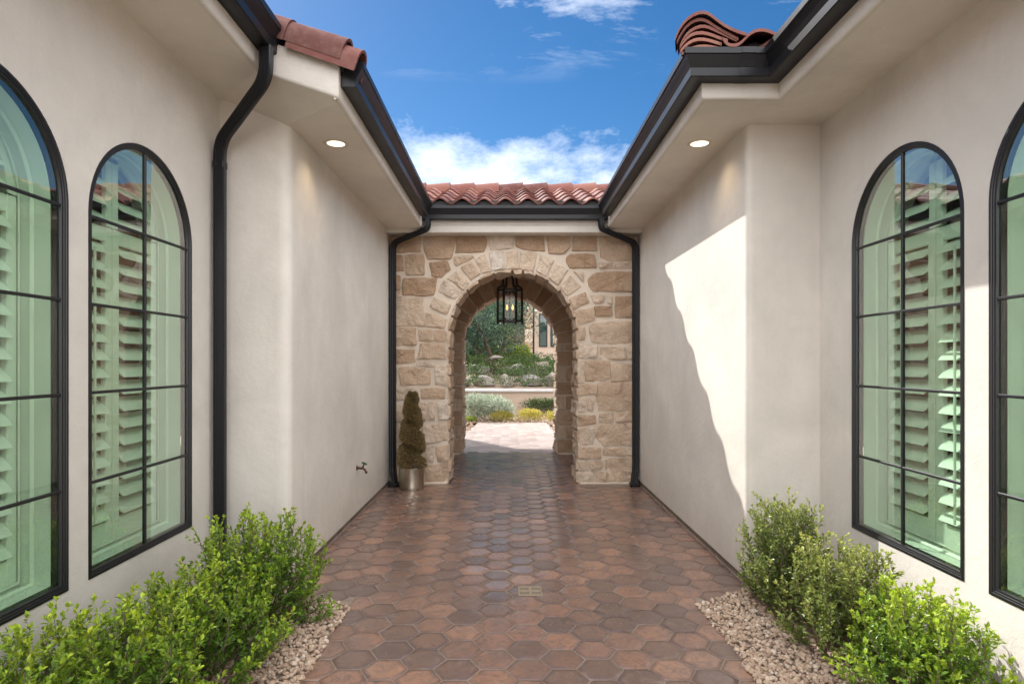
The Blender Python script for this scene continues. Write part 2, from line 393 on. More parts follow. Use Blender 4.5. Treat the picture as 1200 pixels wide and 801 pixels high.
# ------------------------------------------------------------------ generic geometry
def arched_wall(mb, P, a0, a1, z0, z1, openings, n=28):
    """a wall sheet in (a, z) with arch-topped openings (oa0, oa1, sill, spring)"""
    a = a0
    for oa0, oa1, sill, spr in sorted(openings):
        if oa0 > a: mb.quad(P(a, z0), P(oa0, z0), P(oa0, z1), P(a, z1))
        if sill > z0: mb.quad(P(oa0, z0), P(oa1, z0), P(oa1, sill), P(oa0, sill))
        c = (oa0 + oa1) / 2; r = (oa1 - oa0) / 2
        pts = [(c - r * math.cos(math.pi * k / n), spr + r * math.sin(math.pi * k / n)) for k in range(n + 1)]
        for (p, q), (s, u) in zip(pts[:-1], pts[1:]):
            mb.quad(P(p, q), P(s, u), P(s, z1), P(p, z1))
        a = oa1
    if a < a1: mb.quad(P(a, z0), P(a1, z0), P(a1, z1), P(a, z1))
def arch_path(y0, y1, sill, spr, d=0, n=32):
    """closed outline of an arch-topped opening, inset by d"""
    c = (y0 + y1) / 2; r = (y1 - y0) / 2 - d
    pts = [(y0 + d, sill + d), (y1 - d, sill + d)]
    pts += [(c + r * math.cos(math.pi * k / n), spr + r * math.sin(math.pi * k / n)) for k in range(n + 1)]
    return pts
def fillet(pts, r, n=6):
    """round the inner vertices of a 3D polyline"""
    pts = [Vector(p) for p in pts]; out = [pts[0]]
    for i in range(1, len(pts) - 1):
        a, b, c = pts[i-1], pts[i], pts[i+1]
        rr = min(r, (a-b).length * .49, (c-b).length * .49)
        p = b + (a-b).normalized() * rr; q = b + (c-b).normalized() * rr
        for k in range(n + 1):
            u = k / n; out.append(p * (1-u)**2 + b * 2*u*(1-u) + q * u*u)
    out.append(pts[-1]); return out
def sweep_plan(mb, path, prof, side=1, caps=True, z_of=None):
    """sweep a profile (offset, z) along a plan polyline; offset to the given side, mitred"""
    P = [Vector((p[0], p[1])) for p in path]; m = len(P); k = len(prof); vs = []
    for i in range(m):
        d0 = (P[i] - P[i-1]).normalized() if i > 0 else None
        d1 = (P[i+1] - P[i]).normalized() if i < m - 1 else None
        d0 = d0 or d1; d1 = d1 or d0
        n0 = Vector((-d0.y, d0.x)) * side; n1 = Vector((-d1.y, d1.x)) * side
        b = (n0 + n1).normalized(); s = 1 / max(.2, b.dot(n0))
        for o, z in prof: vs.append((P[i].x + b.x * o * s, P[i].y + b.y * o * s, z))
    fs = []
    for i in range(m - 1):
        for j in range(k): fs.append((i*k+j, i*k+(j+1)%k, (i+1)*k+(j+1)%k, (i+1)*k+j))
    if caps: fs.append(tuple(range(k))); fs.append(tuple(range((m-1)*k, m*k)))
    mb.add(vs, fs)
def sweep_tube(mb, pts, prof, up=(1, 0, 0)):
    """sweep a closed 2D section along a 3D path with parallel transport"""
    pts = [Vector(p) for p in pts]; m = len(pts); k = len(prof); u = Vector(up); vs = []
    for i in range(m):
        t = (pts[min(i+1, m-1)] - pts[max(i-1, 0)]).normalized()
        u = (u - t * u.dot(t)).normalized(); w = t.cross(u)
        for a, b in prof: vs.append(pts[i] + u * a + w * b)
    fs = [(i*k+j, i*k+(j+1)%k, (i+1)*k+(j+1)%k, (i+1)*k+j) for i in range(m-1) for j in range(k)]
    fs += [tuple(range(k)), tuple(range((m-1)*k, m*k))]
    mb.add(vs, fs)
def ribbed_rect(w, d, rib=.004, n=5):
    """rectangular downspout section with shallow flutes"""
    out = []; c = .008
    def side(ax, ay, bx, by, nx, ny, cnt):
        L = [(ax, ay)]
        for k in range(cnt):
            for q, h in ((.25, 0), (.4, -rib), (.6, -rib), (.75, 0)):
                u = (k + q) / cnt; L.append((ax + (bx-ax)*u + nx*h, ay + (by-ay)*u + ny*h))
        L.append((bx, by)); return L
    w /= 2; d /= 2
    out += side(-w+c, -d, w-c, -d, 0, -1, n); out += side(w, -d+c, w, d-c, 1, 0, max(2, n-1))
    out += side(w-c, d, -w+c, d, 0, 1, n); out += side(-w, d-c, -w, -d+c, -1, 0, max(2, n-1))
    return out
GUT = [(0, .15), (0, 0), (.086, 0), (.094, .004), (.096, .05), (.100, .056), (.112, .082), (.128, .108), (.130, .114), (.139, .116), (.140, .15), (.130, .152), (.128, .122), (.115, .106), (.09, .06), (.086, .012), (.006, .012), (.006, .15)]
def gutter(name, path, z, side, parent, extra=None):
    mb = MB(); sweep_plan(mb, path, [(o + .002, h + z) for o, h in GUT], side)
    if extra: extra(mb)
    return mb.build(name, M['bronze'], parent, auto=25)

# S-tile roof field: origin at the eave, A along the eave, U up the slope, Nn normal
def tile_field(mb, O, A, U, na, ns, pitch=.262, expo=.345, keep=None, hump=.068, seed=1):
    r = random.Random(seed); O, A, U = Vector(O), Vector(A).normalized(), Vector(U).normalized(); Nn = A.cross(U).normalized()
    if Nn.z < 0: Nn = -Nn
    m = 12; L = expo * 1.16; th = .017
    for j in range(ns):
        for i in range(na):
            c = O + A * (i + .5) * pitch + U * (j + .5) * expo
            if keep and not keep(c): continue
            col = (r.random(), r.random(), r.random(), 1)
            jx = r.uniform(-.004, .004); jl = r.uniform(-.008, .008); jr = r.uniform(-.003, .003)
            top0, top1, bot0, bot1 = [], [], [], []
            for k in range(m + 1):
                u = k / m
                h = hump * (.5 - .5 * math.cos(2 * math.pi * u)) ** .85
                b = O + A * ((i + u) * pitch + jx)
                p0 = b + U * (j * expo + jl) + Nn * (h + .030 + jr); p1 = b + U * (j * expo + L) + Nn * (h + .004)
                top0.append(p0); top1.append(p1)
                bot0.append(p0 - Nn * th); bot1.append(p1 - Nn * th)
            vs = top0 + top1 + bot0 + bot1; q = m + 1; fs = []
            for k in range(m):
                fs += [(k, k+1, q+k+1, q+k), (2*q+k, 3*q+k, 3*q+k+1, 2*q+k+1), (k, 2*q+k, 2*q+k+1, k+1)]
            fs += [(0, q, 3*q, 2*q), (m, 2*q+m, 3*q+m, q+m)]
            mb.add(vs, fs, col)
def barrel(mb, a, b, rad, th=.017, up=Vector((0, 0, 1)), drop=.35, r1=None, n=14, rr=rnd):
    """one half-round tile from a (lower, exposed end) to b"""
    a, b = Vector(a), Vector(b); t = (b - a).normalized(); s = t.cross(up).normalized(); w = s.cross(t)
    r1 = r1 or rad * .9; vs = []; fs = []
    col = (rr.random(), rr.random(), rr.random(), 1)
    sec = [math.pi * k / n for k in range(n + 1)]
    def ring(c, r):
        pts = [c + s * r * math.cos(x) + w * r * math.sin(x) for x in sec]
        pts = [c + s * r - w * r * drop] + pts + [c - s * r - w * r * drop]
        return pts
    L = [ring(a, rad), ring(b, r1), ring(a, rad - th), ring(b, r1 - th)]; q = len(L[0])
    for x in L: vs += x
    for k in range(q - 1):
        fs += [(k, k+1, q+k+1, q+k), (2*q+k, 3*q+k, 3*q+k+1, 2*q+k+1), (k, 2*q+k, 2*q+k+1, k+1), (q+k, q+k+1, 3*q+k+1, 3*q+k)]
    fs += [(0, q, 3*q, 2*q), (q-1, 3*q-1, 4*q-1, 2*q-1)]
    mb.add(vs, fs, col)

# ------------------------------------------------------------------ ground, paving, beds
g = MB(); g.box(-400, 400, -300, 500, -.6, -.10)
tag(g.build('ground', M['earth']), kind='structure')
g = MB(); g.quad((-1.60, -4, .0015), (1.70, -4, .0015), (1.70, 10.2, .0015), (-1.60, 10.2, .0015)); g.quad((-1.02, 10.2, .001), (1.0, 10.2, .001), (.92, 15.06, .001), (-.78, 15.06, .001))
tag(g.build('paving_bed', M['grout']), kind='structure')
def clip(poly, ax, lim, keep_less):
    out = []
    for i in range(len(poly)):
        p, q = poly[i], poly[(i+1) % len(poly)]
        ip = (p[ax] <= lim) == keep_less; iq = (q[ax] <= lim) == keep_less
        if ip: out.append(p)
        if ip != iq:
            u = (lim - p[ax]) / (q[ax] - p[ax]); out.append((p[0] + (q[0]-p[0])*u, p[1] + (q[1]-p[1])*u))
    return out
hx_in = MB(); hx_out = MB(); s = .117; rh = random.Random(3)
XL, XR = -1.475, 1.59
for i in range(-12, 13):
    for j in range(-20, 76):
        cx = -.434 + i * 1.5 * s; cy = 3.065 + (j + .5 * (i % 2)) * math.sqrt(3) * s
        if cy > 15.05: continue
        hexa = [(cx + (s - .0024) * math.cos(R(60*k)), cy + (s - .0024) * math.sin(R(60*k))) for k in range(6)]
        if cy < 3.78: x0, x1 = -.985, 1.17
        elif cy < 7.55: x0, x1 = XL + .004, XR - .004
        elif cy < 10.4: x0, x1 = -1.30, 1.35
        else: x0, x1 = -1.05 + .12 * (cy - 10.4) * .5, 1.02 - (cy - 10.4) * .022
        hexa = clip(clip(hexa, 0, x0, False), 0, x1, True) if hexa else []
        hexa = clip(clip(hexa, 1, -3.9, False), 1, 15.02, True) if hexa else []
        if len(hexa) < 3: continue
        mx_ = sum(p[0] for p in hexa) / len(hexa); my_ = sum(p[1] for p in hexa) / len(hexa)
        rad = max(math.hypot(p[0]-mx_, p[1]-my_) for p in hexa)
        if rad < .03: continue
        hx = hx_in if cy < 10.15 else hx_out
        tx, ty = rh.gauss(0, .006), rh.gauss(0, .006); hz = rh.gauss(0, .0007)
        col = (rh.random() ** 1.05, rh.random(), 1.0, 1)
        ringz = []
        def hexring(ins, z):
            k = max(0, 1 - ins / (rad * .9))
            return [(mx_ + (p[0]-mx_) * k, my_ + (p[1]-my_) * k, z + hz + (p[0]-mx_) * tx * k + (p[1]-my_) * ty * k) for p in hexa]
        rings = [(hexring(0, -.002), 1), (hexring(0.0005, .002), 1), (hexring(.005, .0045), 1), (hexring(.030, .005), 0.0)]
        n = len(hexa); base = len(hx.v)
        for pts, e in rings:
            for p in pts: hx.v.append(p); hx.c.append((col[0], col[1], e, 1))
        for k in range(3):
            for q in range(n): hx.f.append((base + k*n+q, base + k*n+(q+1)%n, base + (k+1)*n+(q+1)%n, base + (k+1)*n+q))
        hx.f.append(tuple(base + 3*n + q for q in range(n)))
tag(hx_in.build('paving', M['paver'], auto=40), kind='structure'); tag(hx_out.build('path', M['paver_pale'], auto=40), kind='structure')
g = MB(); g.quad((-2.0, -4, -.012), (-.98, -4, -.012), (-.98, 4.05, -.012), (-2.0, 4.05, -.012)); g.quad((1.165, -4, -.0125), (2.2, -4, -.0125), (2.2, 4.05, -.0125), (1.165, 4.05, -.0125))
tag(g.build('garden_bed', M['soil']), kind='structure')

# crushed rock
def rock_templates(k, sub, seed, flat=.7):
    import bmesh
    out = []
    for q in range(k):
        bm = bmesh.new(); bmesh.ops.create_icosphere(bm, subdivisions=sub, radius=1)
        rg = random.Random(seed + q); cuts = [(Vector((rg.gauss(0,1), rg.gauss(0,1), rg.gauss(0,1))).normalized(), rg.uniform(.55, .9)) for _ in range(9)]
        sc = Vector((rg.uniform(.8, 1.2), rg.uniform(.7, 1.0), rg.uniform(.5, .8)))
        vs = []
        for v in bm.verts:
            p = v.co.copy()
            for nrm, d in cuts:
                e = p.dot(nrm)
                if e > d: p -= nrm * (e - d)
            vs.append((p.x*sc.x, p.y*sc.y, p.z*sc.z))
        bm.faces.ensure_lookup_table()
        out.append((np.array(vs), [tuple(v.index for v in f.verts) for f in bm.faces])); bm.free()
    return out
RT = rock_templates(8, 2, 50)
def scatter_rocks(mb, spots, rg):
    for x, y, z, sc in spots:
        V, F = RT[rg.randrange(len(RT))]
        rot = np.array(Matrix.Rotation(rg.uniform(0, 6.28), 3, 'Z') @ Matrix.Rotation(rg.uniform(-.7, .7), 3, 'X') @ Matrix.Rotation(rg.uniform(-.7, .7), 3, 'Y'))
        W = (V * sc) @ rot.T + np.array((x, y, z))
        c = (min(1, max(0, rg.gauss(.55, .22))), rg.random(), rg.random(), 1)
        mb.add(W.tolist(), F, c)
def gravel_bed(x0, x1, ya, yb, n, seed, edge):
    mb = MB(); rg = random.Random(seed); sp = []
    while len(sp) < n:
        x = rg.uniform(x0, x1); y = rg.uniform(ya, yb)
        if not edge(x, y): continue
        sc = rg.choice((.006, .007, .009, .010, .011, .012, .014, .018)) * rg.uniform(.85, 1.2)
        sp.append((x, y, rg.uniform(.000, .022) + sc * .25, sc))
    scatter_rocks(mb, sp, rg); return mb.build('gravel', M['gravel'])
tag(gravel_bed(-1.93, -.965, 1.9, 4.0, 9000, 11, lambda x, y: y < 3.72 + max(0, (-x - .98)) * .55 and x < -.965 + .018 * math.sin(y * 9) and (x > -1.55 or (x * 7919 + y * 104729) % 1 < .6)),
    'tan crushed rock under the leafy green shrubs below the shaded windows', 'gravel', kind='stuff')
tag(gravel_bed(1.15, 2.07, 1.9, 4.0, 9000, 12, lambda x, y: y < 3.72 + max(0, (x - 1.17)) * .75 and x > 1.15 + .018 * math.sin(y * 8 + 1)),
    'tan crushed rock beside the three sunlit shrubs, streaked with sun', 'gravel', kind='stuff')

# ------------------------------------------------------------------ windows
WZ = (.50, 2.19)      # sill, spring
def window(house, X, sx, y0, y1):
    """arched casement in the wall plane X; sx = +1 when the room lies towards +X"""
    sill, spr = WZ
    D = lambda dep, a, z: (X + sx * dep, a, z)             # dep > 0 goes into the room
    prof = [(-.002, .02), (-.002, -.004), (.001, -.005), (.010, -.005), (.012, -.001), (.019, -.001), (.0205, .003), (.029, .004), (.0305, .007), (.0315, .045)]
    mb = MB(); rings = [[D(dp, a, z) for a, z in arch_path(y0, y1, sill, spr, d)] for d, dp in prof]
    q = len(rings[0]); vs = [p for rg_ in rings for p in rg_]; fs = []
    for k in range(len(rings) - 1):
        for j in range(q): fs.append((k*q+j, k*q+(j+1)%q, (k+1)*q+(j+1)%q, (k+1)*q+j))
    mb.add(vs, fs)
    w = mb.build('window', M['frame'], house, auto=30)
    gl = MB(); gl.poly([D(.0145, a, z) for a, z in arch_path(y0, y1, sill, spr, .030)]); gl.build('pane', M['glass'], w)
    bars = MB(); c = (y0 + y1) / 2; rr = (y1 - y0) / 2 - .031
    xa, xb = sorted((X + sx * .0055, X + sx * .0125)); xc, xd = sorted((X + sx * .0165, X + sx * .0225))
    for z in (.938, 1.357, 1.77, 2.18):
        bars.bbox(xa, xb, c - rr, c + rr, z - .0075, z + .0075, .003); bars.bbox(xc, xd, c - rr, c + rr, z - .006, z + .006, .003)
    xe, xf = sorted((X + sx * .005, X + sx * .013)); 
    bars.bbox(xe, xf, c - .0075, c + .0075, sill + .031, spr + rr, .003); bars.bbox(xc - .001, xd + .001, c - .006, c + .006, sill + .031, spr + rr, .003)
    bars.build('glazing_bar', M['frame'], w)
    rv = MB(); a = [D(.052, y, z) for y, z in arch_path(y0, y1, sill, spr, .029)]; b = [D(.30, y, z) for y, z in arch_path(y0, y1, sill, spr, .029)]; n = len(a)
    rv.add(a + b, [(j, (j+1) % n, n + (j+1) % n, n + j) for j in range(n)])
    # a moulded stop half way into the reveal
    for d0, e0, e1 in ((.034, .12, .13), (.045, .172, .172)):
        A1 = [D(e0, y, z) for y, z in arch_path(y0, y1, sill, spr, d0)]; B1 = [D(e1, y, z) for y, z in arch_path(y0, y1, sill, spr, d0 + .012)]
        rv.add(A1 + B1, [(j, (j+1) % n, n + (j+1) % n, n + j) for j in range(n)])
    rv.build('reveal', M['white'], w, auto=30)
    # two louvred shutter leaves, one on each side
    r_in = (y1 - y0) / 2 - .046
    for side in (-1, 1):
        sh = MB(); ya, yb = sorted((c + side * .004, c + side * r_in)); z0, z1 = sill + .050, spr + .02
        xa, xb = sorted((X + sx * .185, X + sx * .213))
        st = .052
        sh.bbox(xa, xb, ya, ya + st, z0, z1, .003); sh.bbox(xa, xb, yb - st, yb, z0, z1, .003)
        x2, x3 = xa + .001, xb - .001
        sh.bbox(x2, x3, ya + st - .001, yb - st + .001, z0, z0 + .11, .003); sh.bbox(x2, x3, ya + st - .001, yb - st + .001, z1 - .075, z1, .003)
        xm = (xa + xb) / 2; zz_ = z0 + .11 + .055
        def louvre(zc, l0, l1):
            t = R(44); dx = math.cos(t) * .054 * sx; dz = math.sin(t) * .054
            nx, nz = -math.sin(t) * sx, math.cos(t)
            sec = []
            for u, h in ((-1, 0), (-.6, .0045), (0, .006), (.6, .0045), (1, 0), (.6, -.0045), (0, -.006), (-.6, -.0045)):
                sec.append((xm + dx * u + nx * h, zc + dz * u + nz * h))
            k = len(sec)
            sh.add([(x, l0, z) for x, z in sec] + [(x, l1, z) for x, z in sec], [(j, (j+1) % k, k + (j+1) % k, k + j) for j in range(k)] + [tuple(range(k)), tuple(range(k, 2*k))])
        while zz_ < z1 - .10:
            louvre(zz_, ya + st, yb - st); zz_ += .0925
        # tilt rod
        ym = (ya + yb) / 2; sh.bbox(min(X + sx * .134, X + sx * .144), max(X + sx * .134, X + sx * .144), ym - .006, ym + .006, z0 + .14, z1 - .13, .002)
        # quarter-round head leaf
        k = 14; r0 = r_in; r1 = r_in - .05; O = [(c + side * r0 * math.sin(math.pi/2 * q / k), z1 + .006 + r0 * math.cos(math.pi/2 * q / k)) for q in range(k + 1)]
        I = [(c + side * max(.05, r1 * math.sin(math.pi/2 * q / k)) if r1 * math.sin(math.pi/2 * q / k) > .05 else c + side * .05, z1 + .006 + r1 * math.cos(math.pi/2 * q / k)) for q in range(k + 1)]
        for q in range(k):
            for xx in (xa, xb): sh.quad((xx, *O[q]), (xx, *O[q+1]), (xx, *I[q+1]), (xx, *I[q]))
            sh.quad((xa, *O[q]), (xa, *O[q+1]), (xb, *O[q+1]), (xb, *O[q])); sh.quad((xa, *I[q]), (xa, *I[q+1]), (xb, *I[q+1]), (xb, *I[q]))
        sh.bbox(x2, x3, min(c + side * .004, c + side * .05), max(c + side * .004, c + side * .05), z1 + .008, z1 + r1, .003)
        zc = z1 + .05
        while zc < z1 + r1 - .06:
            yo = math.sqrt(max(0, r1 * r1 - (zc - z1 + .02) ** 2))
            if yo > .07: louvre(zc, *sorted((c + side * .05, c + side * yo)))
            zc += .0925
        sh.build('shutter', M['white'], w, auto=30)
    return w

# ------------------------------------------------------------------ house on the shaded side
H1 = empty('stucco_house', (-1.475, 4.07, 0), 'cream stucco house with a barrel tiled gable end and corrugated bronze downspout', 'house')
LW = -1.94; LWIN = [(1.762, 2.667), (2.80, 3.705)]
SL = .36
mb = MB()
arched_wall(mb, lambda a, z: (LW, a, z), -2.6, 4.07, .05, 3.30, [(a, b, WZ[0], WZ[1]) for a, b in LWIN])
path = fillet([(LW, 4.07, 0), (XL, 4.07, 0), (XL, 9.9, 0)], .085, 8)
for p, q in zip(path[:-1], path[1:]): mb.quad((p.x, p.y, .05), (q.x, q.y, .05), (q.x, q.y, 3.30), (p.x, p.y, 3.30))
mb.quad((LW, -2.6, .05), (-6.4, -2.6, .05), (-6.4, -2.6, 4.9), (LW, -2.6, 3.30))          # end walls, back wall
mb.quad((-6.4, -2.6, .05), (-6.4, 13.2, .05), (-6.4, 13.2, 5.0), (-6.4, -2.6, 5.0))
mb.quad((XL, 9.9, .05), (-1.9, 10.3, .05), (-1.9, 10.3, 3.35), (XL, 9.9, 3.35))
mb.quad((-1.9, 10.3, .05), (-1.9, 13.3, .05), (-1.9, 13.3, 3.35), (-1.9, 10.3, 3.35))
mb.quad((-1.9, 13.3, .05), (-6.4, 15.6, .05), (-6.4, 15.6, 4.9), (-1.9, 13.3, 3.35))
mb.build('wall', M['stucco'], H1, auto=40)
mb = MB()
path2 = [(LW - .012, -2.6), (LW - .012, 4.058), (XL - .012, 4.058), (XL - .012, 9.9)]
sweep_plan(mb, path2, [(0, -.05), (0, .030), (.014, .050), (.014, .043), (.004, .026), (.004, -.05)], -1); mb.build('base_screed', M['screed'], H1)
mb = MB(); mb.box(-6.3, -2.3, -2.5, 4.0, .02, .05); mb.box(-6.3, -2.36, -2.5, 4.0, 3.30, 3.33); mb.quad((-2.36, 4.0, 0.02), (-6.3, 4.0, 0.02), (-6.3, 4.0, 3.3), (-2.36, 4.0, 3.3)); mb.quad((-5.0, -2.5, .03), (-5.0, 4.0, .03), (-5.0, 4.0, 3.3), (-5.0, -2.5, 3.3))
mb.build('room', M['room'], H1)
# soffits and fascias
E1, E2 = -1.033, -1.50     # eave edges
mb = MB()
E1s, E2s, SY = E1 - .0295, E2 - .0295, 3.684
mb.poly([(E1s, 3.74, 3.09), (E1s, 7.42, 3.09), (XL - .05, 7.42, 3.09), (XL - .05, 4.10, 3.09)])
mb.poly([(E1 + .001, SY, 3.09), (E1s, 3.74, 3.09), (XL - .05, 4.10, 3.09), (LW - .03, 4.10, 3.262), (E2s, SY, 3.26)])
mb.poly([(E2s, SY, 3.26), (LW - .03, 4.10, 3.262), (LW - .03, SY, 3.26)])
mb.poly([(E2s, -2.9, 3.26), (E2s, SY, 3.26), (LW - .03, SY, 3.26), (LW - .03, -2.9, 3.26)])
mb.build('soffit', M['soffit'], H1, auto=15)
FAS = lambda z, t: [(0, z + t), (0, z + .026), (-.003, z + .014), (-.009, z + .005), (-.018, z + .001), (-.03, z), (-.03, z + t)]
mb = MB()
sweep_plan(mb, [(E1, 7.42), (E1, 3.681)], FAS(3.09, .25), 1)
sweep_plan(mb, [(E2, 3.67), (E2, -2.9)], FAS(3.26, .25), 1)
ra = [(E1 + .001, 3.09), (E2s, 3.26)]
RK = [(3.68, .20), (3.67, .20), (3.67, .024), (3.672, .012), (3.676, .004), (3.684, .0)]
mb.add([(x, y, z + dz) for x, z in ra for y, dz in RK], [(k, k + 1, 7 + k, 6 + k) for k in range(5)])
mb.build('fascia', M['stucco'], H1, auto=50)
def endcap(mb):
    C_ = [(.0, .152), (.0, -.003), (.09, -.003), (.099, .05), (.131, .107), (.143, .113), (.143, .152)]
    L_ = [(E1 + .002 + o, y_, 3.184 + h) for y_ in (3.712, 3.7185) for o, h in C_]; k = len(C_)
    mb.add(L_, [tuple(range(k)), tuple(range(k, 2 * k))] + [(j, (j + 1) % k, k + (j + 1) % k, k + j) for j in range(k)])
gutter('gutter', [(E1, 7.03), (E1, 3.72)], 3.184, 1, H1, endcap)
def capplate(mb):
    mb.box(E2 - .002, E2 + .142, 3.672, 3.676, 3.354, 3.504)
gutter('gutter', [(E2, 3.67), (E2, -2.9)], 3.354, 1, H1, capplate)
# roof deck and tiles
roof = MB()
tile_field(roof, (E2 + .045, -2.95, 3.485), (0, 1, 0), (-1, 0, SL), 25, 13, seed=2)
tile_field(roof, (E1 + .035, 3.76, 3.315), (0, 1, 0), (-1, 0, SL), 13, 14, seed=3)
tile_field(roof, (-1.44, 7.166, 3.46), (0, 1, 0), (-1, 0, SL), 26, 13, keep=lambda c: c.y < 13.9 + .5 * (-1.44 - c.x), seed=4)
for k, (x_, z_) in enumerate(((-.905, 3.302), (-.990, 3.372), (-1.33, 3.486), (-1.67, 3.600))):
    a = Vector((x_, 3.708, z_)); barrel(roof, a, a + Vector((-.42, 0, .42 * SL - .012)), .092, r1=.080, drop=.8)
roof.build('roof', M['tile'], H1, auto=50)
deck = MB()
def deckplane(x0, x1, ya, yb, zoff=0, yb2=None):
    Z = lambda x: 3.305 + (E1 - x) * SL + zoff
    yb2 = yb if yb2 is None else yb2
    deck.add([(x0, ya, Z(x0)), (x0, yb, Z(x0)), (x1, yb2, Z(x1)), (x1, ya, Z(x1)), (x0, ya, Z(x0)-.03), (x0, yb, Z(x0)-.03), (x1, yb2, Z(x1)-.03), (x1, ya, Z(x1)-.03)],
             ((0,1,2,3),(4,5,6,7),(0,1,5,4),(1,2,6,5),(2,3,7,6),(3,0,4,7)))
deckplane(E1 + .02, E2, 3.70, 9.9); deckplane(E2 + .03, -6.5, -2.9, 13.9, -.002, 16.3)
deck.build('roof_deck', M['deck'], H1)
for a, b in LWIN: window(H1, LW, -1, a, b)
# corrugated downspout
mb = MB(); sec = ribbed_rect(.070, .060, .004, 5)
pts = fillet([(-1.435, 3.585, 3.36), (-1.435, 3.585, 3.17), (-1.885, 3.955, 2.93), (-1.885, 3.955, .02)], .10, 6)
sweep_tube(mb, pts, sec, up=(1, 0, 0))
big = ribbed_rect(.075, .065, .004, 5)
sweep_tube(mb, [(-1.885, 3.955, 2.80), (-1.885, 3.955, 2.76)], big, up=(1, 0, 0))
mb.build('downspout', M['bronze'], H1, auto=35)

# ------------------------------------------------------------------ house on the sunny side
H2 = empty('stucco_house', (1.59, 4.07, 0), 'cream stucco house with stacked hip tiles at its corner and a sunlit wall patch', 'house')
RW = 2.08; RWIN = [(1.725, 2.63), (2.78, 3.685)]
F1, F2 = 1.165, 1.63; FY = 3.68
mb = MB()
arched_wall(mb, lambda a, z: (RW, a, z), -2.6, 4.07, .05, 3.13, [(a, b, WZ[0], WZ[1]) for a, b in RWIN])
path = fillet([(RW, 4.07, 0), (XR, 4.07, 0), (XR, 9.9, 0)], .05, 8)
for p, q in zip(path[:-1], path[1:]): mb.quad((p.x, p.y, .05), (q.x, q.y, .05), (q.x, q.y, 3.13), (p.x, p.y, 3.13))
mb.quad((RW, -2.6, .05), (6.4, -2.6, .05), (6.4, -2.6, 4.9), (RW, -2.6, 3.13))
mb.quad((6.4, -2.6, .05), (6.4, 10.4, .05), (6.4, 10.4, 5.0), (6.4, -2.6, 5.0))
mb.quad((XR, 9.9, .05), (1.9, 10.4, .05), (1.9, 10.4, 3.3), (XR, 9.9, 3.3)); mb.quad((1.9, 10.4, .05), (6.4, 10.4, .05), (6.4, 10.4, 4.9), (1.9, 10.4, 3.3))
mb.build('wall', M['stucco'], H2, auto=40)
mb = MB()
sweep_plan(mb, [(RW + .012, -2.6), (RW + .012, 4.058), (XR + .012, 4.058), (XR + .012, 9.9)], [(0, -.05), (0, .030), (.014, .050), (.014, .043), (.004, .026), (.004, -.05)], 1); mb.build('base_screed', M['screed'], H2)
mb = MB(); mb.box(2.44, 6.3, -2.5, 4.0, .02, .05); mb.box(2.5, 6.3, -2.5, 4.0, 3.14, 3.17); mb.quad((2.5, 4.0, .02), (6.3, 4.0, .02), (6.3, 4.0, 3.15), (2.5, 4.0, 3.15)); mb.quad((5, -2.5, .03), (5, 4.0, .03), (5, 4.0, 3.15), (5, -2.5, 3.15))
mb.build('room', M['room'], H2)
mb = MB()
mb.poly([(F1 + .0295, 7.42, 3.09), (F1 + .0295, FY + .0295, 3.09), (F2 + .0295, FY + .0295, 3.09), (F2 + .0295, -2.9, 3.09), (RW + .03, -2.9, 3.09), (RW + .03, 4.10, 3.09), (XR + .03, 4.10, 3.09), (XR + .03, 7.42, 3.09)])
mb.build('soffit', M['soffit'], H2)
EV = [(F1, 7.42), (F1, FY), (F2, FY), (F2, -2.9)]
mb = MB(); sweep_plan(mb, EV, FAS(3.09, .25), -1); mb.build('fascia', M['stucco'], H2, auto=50)
def joints(mb):
    # cover strip over the gutter joint facing the courtyard
    for (o, h), (o2, h2) in zip(GUT[1:11], GUT[2:11]):
        mb.quad((F1 + .19, FY - o - .006, 3.184 + h - (.003 if h == 0 else 0)), (F1 + .275, FY - o - .006, 3.184 + h - (.003 if h == 0 else 0)), (F1 + .275, FY - o2 - .006, 3.184 + h2), (F1 + .19, FY - o2 - .006, 3.184 + h2))
gutter('gutter', [(F1, 7.03), (F1, FY), (F2, FY), (F2, -2.9)], 3.184, -1, H2, joints)
roof = MB()
tile_field(roof, (F2 - .03, -2.9, 3.315), (0, 1, 0), (1, 0, SL), 25, 13, seed=12, keep=lambda c: c.y < FY - .2)
tile_field(roof, (F1 - .03, FY + .02, 3.31), (0, 1, 0), (1, 0, SL), 30, 14, seed=13, keep=lambda c: c.y - FY > (c.x - F1) - .05 and c.y < 10.6)
tile_field(roof, (F1 + .30, FY - .085, 3.335), (1, 0, 0), (0, 1, SL), 16, 14, seed=14, keep=lambda c: (c.y - FY) < (c.x - F1) + .1 and (c.y - FY) > (c.x - F2) - .35 and c.x - F1 < 5)
